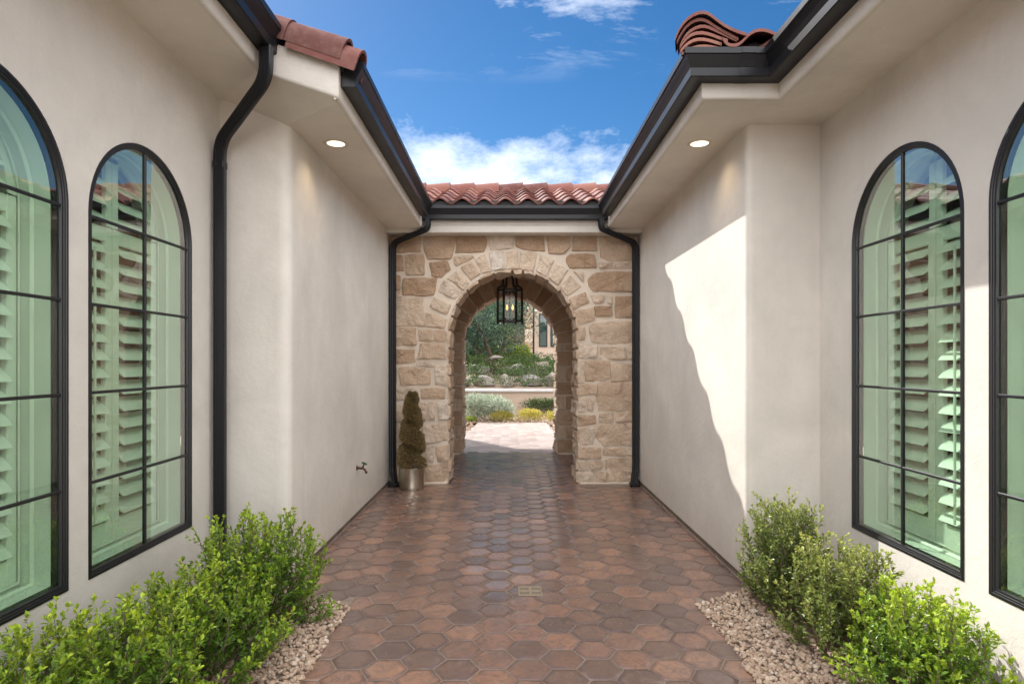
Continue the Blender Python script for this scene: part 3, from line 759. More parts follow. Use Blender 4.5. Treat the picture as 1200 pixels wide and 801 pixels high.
# stacked, boosted tile ends where the hip meets the gutter
def stack(px, y, dep, rise, col):
    pts = [((760 + a / 6 - 597) * 3.60 / 712, 1.5 + (424 - b / 6) * 3.60 / 712) for a, b in px]
    # resample
    fine = []
    for (a, b), (c, d) in zip(pts[:-1], pts[1:]): fine += [(a, b), ((a + c) / 2, (b + d) / 2)]
    fine.append(pts[-1]); n = len(fine); th = .019
    for _ in range(2): fine = [fine[0]] + [((fine[k-1][0] + 2*fine[k][0] + fine[k+1][0]) / 4, (fine[k-1][1] + 2*fine[k][1] + fine[k+1][1]) / 4) for k in range(1, n-1)] + [fine[-1]]
    L = []
    for yy, dz, dx in ((y, 0, 0), (y + dep, rise, .12)):
        for t in (0, th): L += [(x + dx, yy, z + dz - t) for x, z in fine]
    fs = []
    for k in range(n - 1):
        fs += [(k, k+1, 2*n+k+1, 2*n+k), (n+k, 3*n+k, 3*n+k+1, n+k+1), (k, n+k, n+k+1, k+1)]
    fs += [(0, 2*n, 3*n, n), (n-1, 2*n-1, 4*n-1, 3*n-1)]
    roof.add(L, fs, col)
stack([(163, 312), (190, 235), (250, 160), (330, 118), (390, 124), (430, 160), (500, 212), (570, 250), (658, 276)], 3.53, .42, .14, (.45, .5, .5, 1))
stack([(182, 318), (205, 270), (245, 205), (310, 158), (375, 156), (420, 190), (500, 240), (610, 296)], 3.55, .40, .13, (.3, .5, .5, 1))
stack([(205, 345), (240, 260), (310, 210), (380, 196), (430, 222), (520, 262), (600, 300)], 3.555, .38, .12, (.55, .5, .5, 1))
stack([(205, 352), (250, 275), (320, 240), (400, 246), (480, 282), (540, 300)], 3.56, .36, .11, (.8, .5, .5, 1))
stack([(212, 372), (265, 305), (340, 280), (410, 292), (500, 322)], 3.565, .34, .10, (1., .5, .5, 1))
stack([(220, 385), (300, 338), (390, 326), (500, 352)], 3.57, .34, .09, (.95, .5, .5, 1))
stack([(495, 300), (515, 338), (560, 352), (610, 345), (650, 300), (690, 256), (750, 236), (810, 246), (868, 275)], 3.535, .42, .14, (.6, .5, .5, 1))
stack([(540, 195), (580, 186), (620, 198), (660, 222), (700, 245)], 3.80, .42, .14, (.4, .5, .5, 1))
for k in range(7):
    a = Vector((F1 + .03 + k * .24, FY + .05 + k * .24, 3.46 + k * .24 * SL)); barrel(roof, a, a + Vector((.29, .29, .29 * SL - .012)), .10, drop=.5)
roof.build('roof', M['tile'], H2, auto=50)
deck = MB()
Z1 = lambda x: 3.305 + (x - F1) * SL - .005
def dk(ps):
    n = len(ps); deck.add([(x, y, z) for x, y, z in ps] + [(x, y, z - .03) for x, y, z in ps], [tuple(range(n)), tuple(range(n, 2*n))] + [(k, (k+1) % n, n + (k+1) % n, n + k) for k in range(n)])
dk([(F2 - .02, -2.9, 3.303), (F2 - .02, FY - .02, 3.303), (6.5, 8.5, 3.303 + (6.5 - F2 + .02) * SL), (6.5, -2.9, 3.303 + (6.5 - F2 + .02) * SL)])
dk([(F1 - .02, FY - .02, 3.322), (F1 - .02, 10.6, 3.322), (6.5, 10.6, 3.322 + (6.52 - F1) * SL), (6.5, FY + 6.5 - F1 - .02, 3.322 + (6.52 - F1) * SL)])
dk([(F1 - .02, FY - .02, 3.324), (F2 + .02, FY - .02, 3.324), (6.5, FY + 6.5 - F2 - .02, 3.324 + (6.5 - F2) * SL), (6.5, FY + 6.5 - F1 - .02, 3.324 + (6.52 - F1) * SL)])
deck.box(F1 + .27, F2 + .1, FY - .03, FY - .01, 3.33, 3.41)          # eave closure under the tile hump
deck.build('roof_deck', M['deck'], H2)
for a, b in RWIN: window(H2, RW, 1, a, b)

# ------------------------------------------------------------------ stone archway
AW = empty('stone_archway', (.05, 7.5, 0), 'sandstone archway roofed with red clay tiles, closing the paved passage', 'archway')
FYs = 7.5; K = 7.5 / 712
PX = lambda u, v: ((u - 597) * K, 1.5 + (424 - v) * K)
ca, ra_, spr_a = (601.5 - 597) * K, .802, 1.835
sr = random.Random(21)
def stone(mb, poly, mapf, depth=.03, seed=None, tone=None, rough=.016, grow=.0):
    """one hewn block: outline in 2D, mapf(a, b, out) -> 3D"""
    pts = []
    n = len(poly); c0 = sum((Vector(p) for p in poly), Vector((0, 0))) / n
    if grow:
        bx = [max(abs(Vector(p)[i] - c0[i]) for p in poly) for i in (0, 1)]
        poly = [(c0.x + (p[0] - c0.x) * (1 + grow / bx[0]), c0.y + (p[1] - c0.y) * (1 + grow / bx[1])) for p in poly]
    for i in range(n):
        p, q = Vector(poly[i]), Vector(poly[(i+1) % n]); L = (q - p).length; k = max(2, int(L / .024))
        for j in range(k): pts.append(p + (q - p) * (j / k))
    # soften corners + wobble
    m = len(pts); sm = [(pts[i-1] + pts[i] * 6 + pts[(i+1) % m]) / 8 for i in range(m)]
    c = sum(sm, Vector((0, 0))) / m
    size = min(max(p.x for p in sm) - min(p.x for p in sm), max(p.y for p in sm) - min(p.y for p in sm))
    off = Vector((sr.uniform(0, 50), sr.uniform(0, 50)))
    wob = [Vector((noise.noise((p.x * 9 + off.x, p.y * 9, 1)), noise.noise((p.x * 9 + off.x, p.y * 9, 7)))) * .010 + Vector((noise.noise((p.x * 34, p.y * 34 + off.y, 2)), noise.noise((p.x * 34 + off.x, p.y * 34, 5)))) * .004 for p in sm]
    sm = [p + w for p, w in zip(sm, wob)]
    d = depth * sr.uniform(.7, 1.25); tone = sr.random() if tone is None else tone
    tl = (sr.uniform(-.05, .05), sr.uniform(-.05, .05))
    col = (tone, sr.random(), sr.random(), 1)
    def ring(ins, out):
        r = []
        for p in sm:
            v = p - c; l = v.length; k = max(.06, (l - ins) / l) if l > 0 else 0
            q = c + v * k
            h = out + (noise.noise((q.x * 7 + off.x, q.y * 7 + off.y, 0)) * rough * 1.6 + noise.noise((q.x * 22 + off.y, q.y * 22, 3)) * rough * .7) * (1 if out > .005 else .2) + ((q.x - c.x) * tl[0] + (q.y - c.y) * tl[1]) * (out > .005)
            r.append(mapf(q.x, q.y, h))
        return r
    ins = size * .5
    R_ = [ring(0, -.01), ring(.001, d * .6), ring(.005, d * .93), ring(.016, d)]
    for f in (.32, .58, .8): 
        if ins * f > .03: R_.append(ring(ins * f, d + .003))
    vs = [p for r in R_ for p in r]; fs = []
    for k in range(len(R_) - 1):
        for j in range(m): fs.append((k*m+j, k*m+(j+1) % m, (k+1)*m+(j+1) % m, (k+1)*m+j))
    hc = d + noise.noise((c.x * 7 + off.x, c.y * 7 + off.y, 0)) * rough * 1.6
    vs.append(mapf(c.x, c.y, hc)); b = (len(R_) - 1) * m
    for j in range(m): fs.append((b + j, b + (j+1) % m, len(vs) - 1))
    mb.add(vs, fs, col)
# the outlines of the facing stones, read off the photograph crop by crop (crop origin, scale, outlines, tone)
c1 = (450, 265, 5.167); c3 = (450, 410, 4.713); c2 = (600, 265, 5.167); c4 = (640, 410, 4.708)
ST = []
def add(c, tone, *xy): ST.append(([PX(c[0] + xy[i] / c[2], c[1] + xy[i+1] / c[2]) for i in range(0, len(xy), 2)], tone))
add(c1,.2, 30,70,222,66,222,152,40,158); add(c1,.15, 240,65,440,62,405,195,265,198,245,150); add(c1,.1, 447,62,615,58,625,105,608,150,435,160)
add(c1,.8, 640,54,780,50,782,132,650,142); add(c1,.1, 40,182,110,178,120,270,42,276); add(c1,.15, 128,178,240,172,242,292,140,292)
add(c1,.15, 275,222,385,218,402,262,350,308,290,300); add(c1,.4, 425,185,535,178,545,190,442,238,428,225); add(c1,.05, 40,298,95,298,100,378,40,384)
add(c1,.15, 118,318,200,315,322,318,300,410,250,420,118,412); add(c1,.6, 40,398,105,392,112,425,40,430); add(c1,.6, 45,455,120,440,235,438,240,600,60,598,45,550)
add(c1,.85, 640,165,722,155,732,258,655,264); add(c1,.7, 555,200,612,175,648,268,594,284); add(c1,.35, 472,248,535,212,582,285,527,325); add(c1,.5, 388,315,450,268,514,348,482,382)
add(c1,.8, 325,395,365,328,472,392,432,440); add(c1,.5, 280,488,305,435,407,477,380,535); add(c1,.65, 248,600,258,525,380,562,366,618); add(c1,.6, 748,158,806,152,810,254,748,258)
add(c1,.3, 45,620,190,618,195,715,50,722); add(c1,.6, 212,630,292,630,295,690,215,695); add(c1,.35, 308,635,372,630,374,695,310,690)
ST.append(([PX(*p) for p in ((493.5,402.8),(520.5,402.4),(522.5,419.5),(489,419.5))], .3)); ST.append(([PX(*p) for p in ((458.2,409.8),(485.2,409.8),(485,424),(458,425.5))], .3))
add(c3,.2, 35,95,65,95,65,185,35,188); add(c3,.3, 85,100,130,92,258,105,255,185,100,192); add(c3,.7, 285,90,345,85,346,192,285,188); add(c3,.7, 180,68,268,70,268,88,188,86)
add(c3,.6, 35,218,185,212,175,268,35,270); add(c3,.2, 208,215,335,212,335,265,212,265); add(c3,.4, 35,300,58,300,58,385,35,385); add(c3,.45, 68,305,135,295,232,295,230,385,70,392)
add(c3,.7, 246,295,280,290,277,382,246,382); add(c3,.75, 298,295,352,285,352,380,303,380); add(c3,.6, 35,420,200,412,200,505,35,505); add(c3,.75, 215,418,340,402,352,497,225,510)
add(c3,.6, 35,530,165,520,160,610,35,612); add(c3,.7, 180,532,275,528,272,608,180,612); add(c3,.55, 288,535,352,525,358,602,298,614); add(c3,.5, 35,630,218,640,218,735,35,735); add(c3,.35, 228,640,354,620,350,690,325,730,228,735)
add(c2,.15, 25,60,190,55,195,150,110,145,30,125); add(c2,.1, 215,65,345,55,350,125,310,165,225,165); add(c2,.2, 375,60,512,55,508,150,365,148); add(c2,.1, 330,188,355,170,495,172,508,248,350,250,325,215)
add(c2,.35, 532,62,730,58,730,205,600,212,535,190); add(c2,.6, 528,226,605,222,605,252,530,250); add(c2,.55, 618,225,732,215,732,255,615,255); add(c2,.2, 458,320,500,285,560,278,732,280,732,395,490,390,465,360)
add(c2,.6, 375,275,434,280,428,338); add(c2,.5, 478,420,558,418,555,465,495,462); add(c2,.7, 580,425,607,422,607,468,578,465); add(c2,.05, 500,488,602,485,605,540,510,545); add(c2,.1, 628,428,732,430,732,550,625,550)
add(c2,.35, 465,610,500,590,600,580,732,578,732,700,600,710,480,698); add(c2,.55, 405,612,437,605,437,682,405,682)
ST.append(([PX(*p) for p in ((679,403.4),(698.7,405.3),(698.4,418.9),(679,419))], .7)); ST.append(([PX(*p) for p in ((703.5,407.2),(732.6,406.3),(733,420.5),(702,420.5))], .5)); ST.append(([PX(*p) for p in ((736.2,404),(741.6,404),(741.6,421),(736.5,421))], .6))
add(c2,.7, 55,155,148,165,130,270,48,257); add(c2,.6, 170,175,247,207,207,298,150,272); add(c2,.75, 265,235,338,262,277,353,220,309); add(c2,.75, 350,300,415,365,337,420,288,372); add(c2,.45, 345,440,440,400,465,460,375,500); add(c2,.3, 382,515,490,495,497,565,402,595)
add(c4,.4, 215,65,350,60,350,150,310,172,218,168); add(c4,.45, 370,80,478,78,478,165,360,168); add(c4,.4, 285,185,330,180,475,178,478,330,290,332,278,280); add(c4,.25, 180,190,275,195,275,240,180,248)
add(c4,.7, 178,268,220,258,215,335,178,338); add(c4,.55, 235,265,265,262,257,345,232,335); add(c4,.2, 178,362,270,360,270,405,178,415); add(c4,.6, 295,350,370,340,365,398,292,395); add(c4,.55, 385,345,478,340,478,390,385,395)
add(c4,.4, 285,415,390,405,478,405,478,520,320,525,275,480); add(c4,.7, 178,435,228,430,225,520,178,520); add(c4,.6, 240,430,264,428,258,512,238,510); add(c4,.3, 178,540,298,540,298,590,178,592); add(c4,.25, 318,545,428,540,428,574,318,577)
add(c4,.6, 440,545,478,545,478,572,440,572); add(c4,.65, 175,605,226,602,226,655,178,660); add(c4,.4, 240,618,312,612,308,655,245,655); add(c4,.3, 328,600,478,592,478,720,345,725,325,655); add(c4,.6, 178,675,255,670,260,725,182,725); add(c4,.6, 265,675,330,672,335,722,268,725)
add(c4,.6, 178,50,205,55,205,175,178,178)
face = MB()
for poly, tone in ST: stone(face, poly, lambda a, b, h: (a, FYs - h, b), .021, grow=.010, tone=min(1, max(0, tone + sr.uniform(-.16, .16))))
face.build('stone_facing', M['stone'], AW, auto=38)
mor = MB()
arched_wall(mor, lambda a, z: (a, FYs, z), XL + .003, XR - .003, -.05, 3.34, [(ca - ra_, ca + ra_, -.05, spr_a)], 40)
arched_wall(mor, lambda a, z: (a, 8.0, z), XL + .003, XR - .003, -.05, 3.34, [(ca - ra_, ca + ra_, -.05, spr_a)], 40)
pa = arch_path(ca - ra_, ca + ra_, -.05, spr_a, 0, 40)[1:] + [(ca - ra_, -.05)]
for (p, q), (s_, u) in zip(pa[:-1], pa[1:]): mor.quad((p, FYs, q), (s_, FYs, u), (s_, 8.0, u), (p, 8.0, q))
mor.build('front_wall', M['mortar'], AW)
def curve_map(c, r, spr, y0):
    """arc-length a runs up one jamb, over the arch and down the other; b runs back from y0; out points into the opening"""
    Lq = math.pi * r
    def f(a, b, h):
        if a < spr: return (c + r - h, y0 + b, a)
        if a < spr + Lq:
            t = (a - spr) / r; return (c + (r - h) * math.cos(t), y0 + b, spr + (r - h) * math.sin(t))
        return (c - r + h, y0 + b, spr - (a - spr - Lq))
    return f, 2 * spr + Lq
def line_opening(mb, c, r, spr, y0, dep, lo, hi, depth, tones=(0, 1)):
    f, tot = curve_map(c, r, spr, y0); a = .015
    while a < tot - .05:
        h = min(sr.uniform(lo, hi), tot - a - .01)
        if h < .06: break
        if dep > .4 and sr.random() < .5:
            m = sr.uniform(.4, .6) * dep
            stone(mb, [(a, .004), (a + h - .022, .004), (a + h - .022, m - .01), (a, m - .01)], f, depth, tone=sr.uniform(*tones))
            stone(mb, [(a, m + .012), (a + h - .022, m + .012), (a + h - .022, dep - .006), (a, dep - .006)], f, depth, tone=sr.uniform(*tones))
        else:
            stone(mb, [(a, .004), (a + h - .022, .004), (a + h - .022, dep - .006), (a, dep - .006)], f, depth, tone=sr.uniform(*tones))
        a += h
lin = MB(); line_opening(lin, ca, ra_, spr_a, FYs - .012, .50, .13, .24, .024, (.2, .7)); lin.build('arch_lining', M['stone'], AW, auto=38)
# second arch at the far end of the roofed bay
BY, cb, rb, spr_b = 9.9, .005, .775, 1.80
back = MB(); back2 = MB(); wallb = MB()
arched_wall(wallb, lambda a, z: (a, BY, z), XL, XR, -.05, 3.3, [(cb - rb, cb + rb, -.05, spr_b)], 40)
arched_wall(wallb, lambda a, z: (a, BY + .36, z), XL, XR, -.05, 3.3, [(cb - rb, cb + rb, -.05, spr_b)], 40)
pa = arch_path(cb - rb, cb + rb, -.05, spr_b, 0, 40)[1:] + [(cb - rb, -.05)]
for (p, q), (s_, u) in zip(pa[:-1], pa[1:]): wallb.quad((p, BY, q), (s_, BY, u), (s_, BY + .36, u), (p, BY + .36, q))
wallb.build('rear_wall', M['mortar'], AW)
fm = lambda a, b, h: (a, BY - h, b); fm2 = lambda a, b, h: (a, BY + .36 + h, b)
for sd in (-1, 1):
    z = .03; k = 0
    while z < spr_b - .08:
        h = min(sr.uniform(.17, .27), spr_b - z)
        x0 = cb + sd * rb; X_ = lambda d: x0 + sd * d
        for F_, bk in ((fm, back), (fm2, back2)):
            if k % 2 == 0: stone(bk, [(X_(0), z), (X_(.30), z), (X_(.30), z + h - .022), (X_(0), z + h - .022)], F_, .028, tone=sr.uniform(.0, .35))
            else:
                w_ = sr.uniform(.09, .13)
                stone(bk, [(X_(0), z), (X_(w_), z), (X_(w_), z + h - .022), (X_(0), z + h - .022)], F_, .028, tone=sr.uniform(.2, .7))
                stone(bk, [(X_(w_ + .02), z), (X_(.30), z), (X_(.30), z + h - .022), (X_(w_ + .02), z + h - .022)], F_, .028, tone=sr.uniform(.0, .5))
        z += h; k += 1
    z = .03
    while z < 3.1:
        h = sr.uniform(.2, .32)
        stone(back, [(cb + sd * 1.10, z), (cb + sd * 1.44, z), (cb + sd * 1.44, z + h - .022), (cb + sd * 1.10, z + h - .022)], fm, .028)
        stone(back2, [(cb + sd * 1.10, z), (cb + sd * 1.44, z), (cb + sd * 1.44, z + h - .022), (cb + sd * 1.10, z + h - .022)], fm2, .028); z += h
nv = 15
for k in range(nv):
    t0, t1 = math.pi * k / nv + .012, math.pi * (k + 1) / nv - .012; ro = rb + sr.uniform(.27, .33)
    po = [(cb + r_ * math.cos(t), spr_b + r_ * math.sin(t)) for r_, t in ((rb, t0), (ro, t0), (ro, t1), (rb, t1))]
    tn = sr.uniform(.0, .45); stone(back, po, fm, .028, tone=tn); stone(back2, po, fm2, .028, tone=tn)
back.build('rear_stone_facing', M['stone'], AW, auto=38); back2.build('rear_stone_facing', M['stone'], AW, auto=38)
lin = MB(); line_opening(lin, cb, rb, spr_b, BY - .012, .38, .12, .22, .026, (.3, .9)); lin.build('arch_lining', M['stone'], AW, auto=38)
# small tile kerb under the piers
for x0, x1, ya_, yb_, zt_, bv in ((XL + .01, ca - ra_ - .02, FYs - .035, 7.55, .022, .006), (ca + ra_ + .02, XR - .01, FYs - .035, 7.55, .022, .006),
        (XL + .01, cb - rb - .03, BY - .05, BY + .02, .03, .006), (cb + rb + .03, XR - .01, BY - .05, BY + .02, .03, .006)):
    kb = MB(); kb.bbox(x0, x1, ya_, yb_, -.02, zt_, bv); kb.build('plinth', M['mortar'], AW)
# bay ceiling, eave beam, roof
mb = MB(); mb.box(XL, XR, 8.0, 9.9, 3.02, 3.06); mb.build('ceiling', M['stucco'], AW)
mb = MB()
sweep_plan(mb, [(XL, 7.25), (XR, 7.25)], [(0, 3.34), (0, 3.135), (-.012, 3.128), (-.012, 3.06), (-.022, 3.048), (-.05, 3.048), (-.05, 3.34)], -1)
mb.box(XL, XR, 7.30, 7.5, 3.05, 3.08); mb.build('fascia', M['stucco'], AW, auto=50)
gutter('gutter', [(-1.20, 7.252), (1.33, 7.252)], 3.184, -1, AW)
ms = .37
roof = MB()
tile_field(roof, (-1.98, 7.165, 3.338), (1, 0, 0), (0, 1, ms), 16, 5, pitch=.258, expo=.345, seed=31)
tile_field(roof, (2.15, 10.40, 3.338), (-1, 0, 0), (0, -1, ms), 16, 5, pitch=.258, expo=.345, seed=32)
roof.build('roof', M['tile'], AW, auto=50)
cap = MB()
for k in range(13):
    x = -2.3 + k * .35; barrel(cap, (x + .40, 8.78, 3.985), (x, 8.78, 3.965), .105, r1=.088, drop=.5)
cap.build('ridge_tile', M['tile'], AW, auto=50)
mb = MB()
for s0, s1 in (((7.20), (8.80)), ((10.36), (8.76))):
    z0, z1 = 3.325, 3.325 + 1.6 * ms
    mb.add([(-2.2, s0, z0), (2.3, s0, z0), (2.3, s1, z1), (-2.2, s1, z1), (-2.2, s0, z0-.03), (2.3, s0, z0-.03), (2.3, s1, z1-.03), (-2.2, s1, z1-.03)], ((0,1,2,3),(4,5,6,7),(0,1,5,4),(1,2,6,5),(2,3,7,6),(3,0,4,7)))
mb.box(-2.1, 2.2, 7.185, 7.20, 3.30, 3.405)
mb.build('roof_deck', M['deck'], AW)
sec = ribbed_rect(.088, .066, .0025, 3)
for sx, xo, xv in ((-1, -.965, -1.425), (1, 1.085, 1.54)):
    mb = MB()
    pts = fillet([(xo, 7.19, 3.19), (xo, 7.19, 3.075), (xv, 7.425, 2.955), (xv, 7.425, .17), (xv - sx * .03, 7.36, .07), (xv - sx * .03, 7.33, .006)], .09, 7)
    sweep_tube(mb, pts, sec, up=(0, 1, 0))
    x_ = xv - sx * .03; mb.bbox(x_ - .06, x_ + .06, 7.265, 7.385, .004, .05, .012)
    mb.build('downspout', M['bronze'], AW, auto=35)

# ------------------------------------------------------------------ lantern
LY = 8.95; LX = (597.5 - 597) * LY / 712
LN = empty('hanging_lantern', (LX, LY, 2.085), 'black iron hexagonal lantern with lit candles hanging inside the archway', 'lantern')
fr = MB(); rL = .178; zb, zt = 2.10, 2.545
hexp = [(LX + rL * math.cos(R(60 * k)), LY + rL * math.sin(R(60 * k))) for k in range(6)]
def hexring(z0, z1, r0, r1):
    A_ = [(LX + r0 * math.cos(R(60*k)), LY + r0 * math.sin(R(60*k)), z) for z in (z0, z1) for k in range(6)]
    B_ = [(LX + r1 * math.cos(R(60*k)), LY + r1 * math.sin(R(60*k)), z) for z in (z0, z1) for k in range(6)]
    fs = []
    for k in range(6):
        j = (k + 1) % 6; fs += [(k, j, 6+j, 6+k), (12+k, 12+j, 18+j, 18+k), (k, j, 12+j, 12+k), (6+k, 6+j, 18+j, 18+k)]
    fr.add(A_ + B_, fs)
hexring(zb - .015, zb + .012, rL + .014, rL - .03); hexring(zt - .012, zt + .02, rL + .014, rL - .03)
for x, y in hexp:
    fr.tube([(x, y, zb - .025), (x, y, zt + .03)], .0165, 8)
    fr.tube([(x, y, zt + .03), (x, y, zt + .045), (x, y, zt + .05)], [.018, .014, .004], 8); fr.tube([(x, y, zb - .045), (x, y, zb - .03), (x, y, zb - .015)], [.004, .014, .016], 8)
    dx, dy = x - LX, y - LY
    # corner brackets and the ogee arms of the crown
    for k2 in range(6): pass
    arm = [(LX + dx * f, LY + dy * f, z) for f, z in ((1, zt + .01), (.92, zt + .05), (.62, zt + .075), (.55, zt + .12), (.56, zt + .17), (.48, zt + .21), (.25, zt + .245), (.05, zt + .26))]
    fr.tube(fillet(arm, .05, 4), .018, 6)
for k in range(6):
    p, q = Vector(hexp[k]), Vector(hexp[(k+1) % 6])
    for zc, sg in ((zb + .012, 1), (zt - .012, -1)):           # scalloped spandrels at pane corners
        for u0, u1 in ((.03, .26), (.97, .74)):
            a_, b_ = p.lerp(q, u0), p.lerp(q, u1)
            fr.add([(a_.x, a_.y, zc), (b_.x, b_.y, zc), (a_.x, a_.y, zc + sg * .055)], ((0, 1, 2),))
fr.tube([(LX, LY, zt + .25), (LX, LY, zt + .30)], [.03, .012], 10)
fr.tube([(LX, LY, zb + .03), (LX, LY, zt + .02)], .007, 8); fr.tube([(LX, LY, zb + .01), (LX, LY, zb + .03), (LX, LY, zb + .05)], [.012, .03, .012], 10)
body = fr.build('frame', M['black'], LN, auto=40)
gp = MB()
for k in range(6):
    p, q = hexp[k], hexp[(k+1) % 6]; gp.quad((*p, zb + .01), (*q, zb + .01), (*q, zt - .01), (*p, zt - .01))
gp.build('pane', M['clear'], LN)
M['flame'] = mat_emit('warm candle bulb', (1.0, .44, .11), 1.5)
M['candle'] = mat_plain('ivory candle sleeve', (.75, .62, .42), .5, .03)
for k in range(4):
    a = R(45 + 90 * k); x, y = LX + .058 * math.cos(a), LY + .058 * math.sin(a)
    cd = MB(); cd.tube([(LX, LY, zb + .035), (LX + .03 * math.cos(a), LY + .03 * math.sin(a), zb + .03), (x, y, zb + .06)], .005, 6); cd.lathe([(.004, zb + .055), (.018, zb + .06), (.018, zb + .07), (.0105, zb + .072), (.0105, zb + .165), (0, zb + .166)], x, y, 12)
    c_ = cd.build('candle', M['candle'], LN, auto=40)
    fl = MB(); fl.lathe([(.004, zb + .166), (.012, zb + .185), (.013, zb + .20), (.008, zb + .225), (.001, zb + .245)], x, y, 10); fl.build('flame', M['flame'], c_, smooth=True)
ch = MB()
for k in range(5):
    z = zt + .305 + k * .034; ax = k % 2
    ch.tube([(LX + (.010 * math.cos(t) if ax else 0), LY + (0 if ax else .010 * math.cos(t)), z + .021 * math.sin(t)) for t in [6.2832 * q / 12 for q in range(13)]], .0035, 6)
ch.lathe([(.0, 3.0), (.055, 3.005), (.06, 3.02)], LX, LY, 20)
ch.build('chain', M['black'], LN)
pl = bpy.data.lights.new('lantern_glow', 'POINT'); pl.energy = .12; pl.color = (1, .62, .3); pl.shadow_soft_size = .03
po_ = bpy.data.objects.new('lantern_glow', pl); COL.objects.link(po_); po_.parent = LN; po_.location = (0, 0, .32)

# ------------------------------------------------------------------ recessed soffit lights
M['lens'] = mat_emit('warm downlight lens', (1.0, .84, .60), .9)
for lx, ly, lab in ((-1.262, 4.42, 'round recessed soffit light beside the barrel tiled gable end'), (1.383, 4.42, 'round recessed soffit light under the stacked hip tile corner')):
    L_ = empty('recessed_light', (lx, ly, 3.09), lab, 'ceiling light', 'recessed lights in the soffits')
    tr = MB(); tr.lathe([(.064, 3.0845), (.066, 3.0835), (.084, 3.0845), (.087, 3.0895)], lx, ly, 36); tr.build('trim_ring', M['stucco'], L_, smooth=True)
    ln = MB(); ln.poly([(lx + .064 * math.cos(R(10*k)), ly + .064 * math.sin(R(10*k)), 3.0862) for k in range(36)]); ln.build('lens', M['lens'], L_)
    sd_ = bpy.data.lights.new('downlight', 'SPOT'); sd_.energy = 3.5; sd_.spot_size = R(130); sd_.spot_blend = .8; sd_.color = (1, .75, .45); sd_.shadow_soft_size = .05
    so = bpy.data.objects.new('downlight', sd_); COL.objects.link(so); so.parent = L_; so.location = (0, 0, -.012)

# ------------------------------------------------------------------ tap, drain, potted topiary
tx, ty, tz = XL, 5.87, .478
T = empty('garden_tap', (tx, ty, tz), 'small brass garden tap with green handle low on the stucco wall', 'tap')
mb = MB(); mb.tube([(tx, ty, tz), (tx + .008, ty, tz)], .030, 14); mb.tube([(tx, ty, tz), (tx + .075, ty, tz - .005), (tx + .10, ty, tz - .02), (tx + .115, ty, tz - .05)], [.013, .015, .014, .012], 10); mb.tube([(tx + .113, ty, tz - .044), (tx + .122, ty, tz - .066)], [.017, .016], 12)
mb.tube([(tx + .07, ty, tz), (tx + .09, ty, tz + .045)], [.014, .008], 8)
M['brass'] = mat_metal('old brass', (.09, .05, .03), .4, .8); mb.build('body', M['brass'], T, auto=40)
mb = MB(); hub = Vector((tx + .095, ty, tz + .055)); ax_ = Vector((.4, 0, .9)).normalized(); u_ = ax_.orthogonal().normalized(); w_ = ax_.cross(u_)
mb.tube([hub + (u_ * math.cos(6.2832*k/18) + w_ * math.sin(6.2832*k/18)) * .032 for k in range(19)], .006, 6)
for k in range(3): mb.tube([hub - (u_ * math.cos(R(60*k)) + w_ * math.sin(R(60*k))) * .032, hub + (u_ * math.cos(R(60*k)) + w_ * math.sin(R(60*k))) * .032], .005, 6)
M['tapgreen'] = mat_plain('green enamel', (.02, .06, .035), .4, .1); mb.build('handle', M['tapgreen'], T); T.scale = (.78, .78, .78)
dx, dy = .135, 3.97
D_ = empty('floor_drain', (dx, dy, .006), 'small square bronze drain grate set in the hexagon pavers', 'drain')
mb = MB(); hs_ = .078
M['drain'] = mat_metal('drain bronze', (.26, .20, .135), .5, .25); M['drain_shade'] = mat_plain('painted drain shade', (.012, .011, .01), .9)
mb.bbox(dx - hs_, dx + hs_, dy - hs_, dy - hs_ + .012, .004, .0095, .001); mb.bbox(dx - hs_, dx + hs_, dy + hs_ - .012, dy + hs_, .004, .0095, .001)
mb.bbox(dx - hs_, dx - hs_ + .012, dy - hs_ + .012, dy + hs_ - .012, .004, .0095, .001); mb.bbox(dx + hs_ - .012, dx + hs_, dy - hs_ + .012, dy + hs_ - .012, .004, .0095, .001)
mb.bbox(dx - .010, dx + .010, dy - hs_ + .012, dy + hs_ - .012, .004, .009, .001)
for k in range(-4, 5):
    if k: mb.bbox(dx - hs_ + .012, dx - .010, dy + k * .0145 - .0019, dy + k * .0145 + .0019, .004, .0085, .001); mb.bbox(dx + .010, dx + hs_ - .012, dy + k * .0145 - .0019, dy + k * .0145 + .0019, .004, .0085, .001)
mb.bbox(dx - hs_ + .012, dx - .010, dy - .008, dy + .008, .004, .009, .001); mb.bbox(dx + .010, dx + hs_ - .012, dy - .008, dy + .008, .004, .009, .001)
mb.build('grate', M['drain'], D_)
mb = MB(); mb.quad((dx - hs_, dy - hs_, .0062), (dx + hs_, dy - hs_, .0062), (dx + hs_, dy + hs_, .0062), (dx - hs_, dy + hs_, .0062)); mb.build('shade_sheet', M['drain_shade'], D_)  # flat near-black sheet painting the shade beneath the grate bars

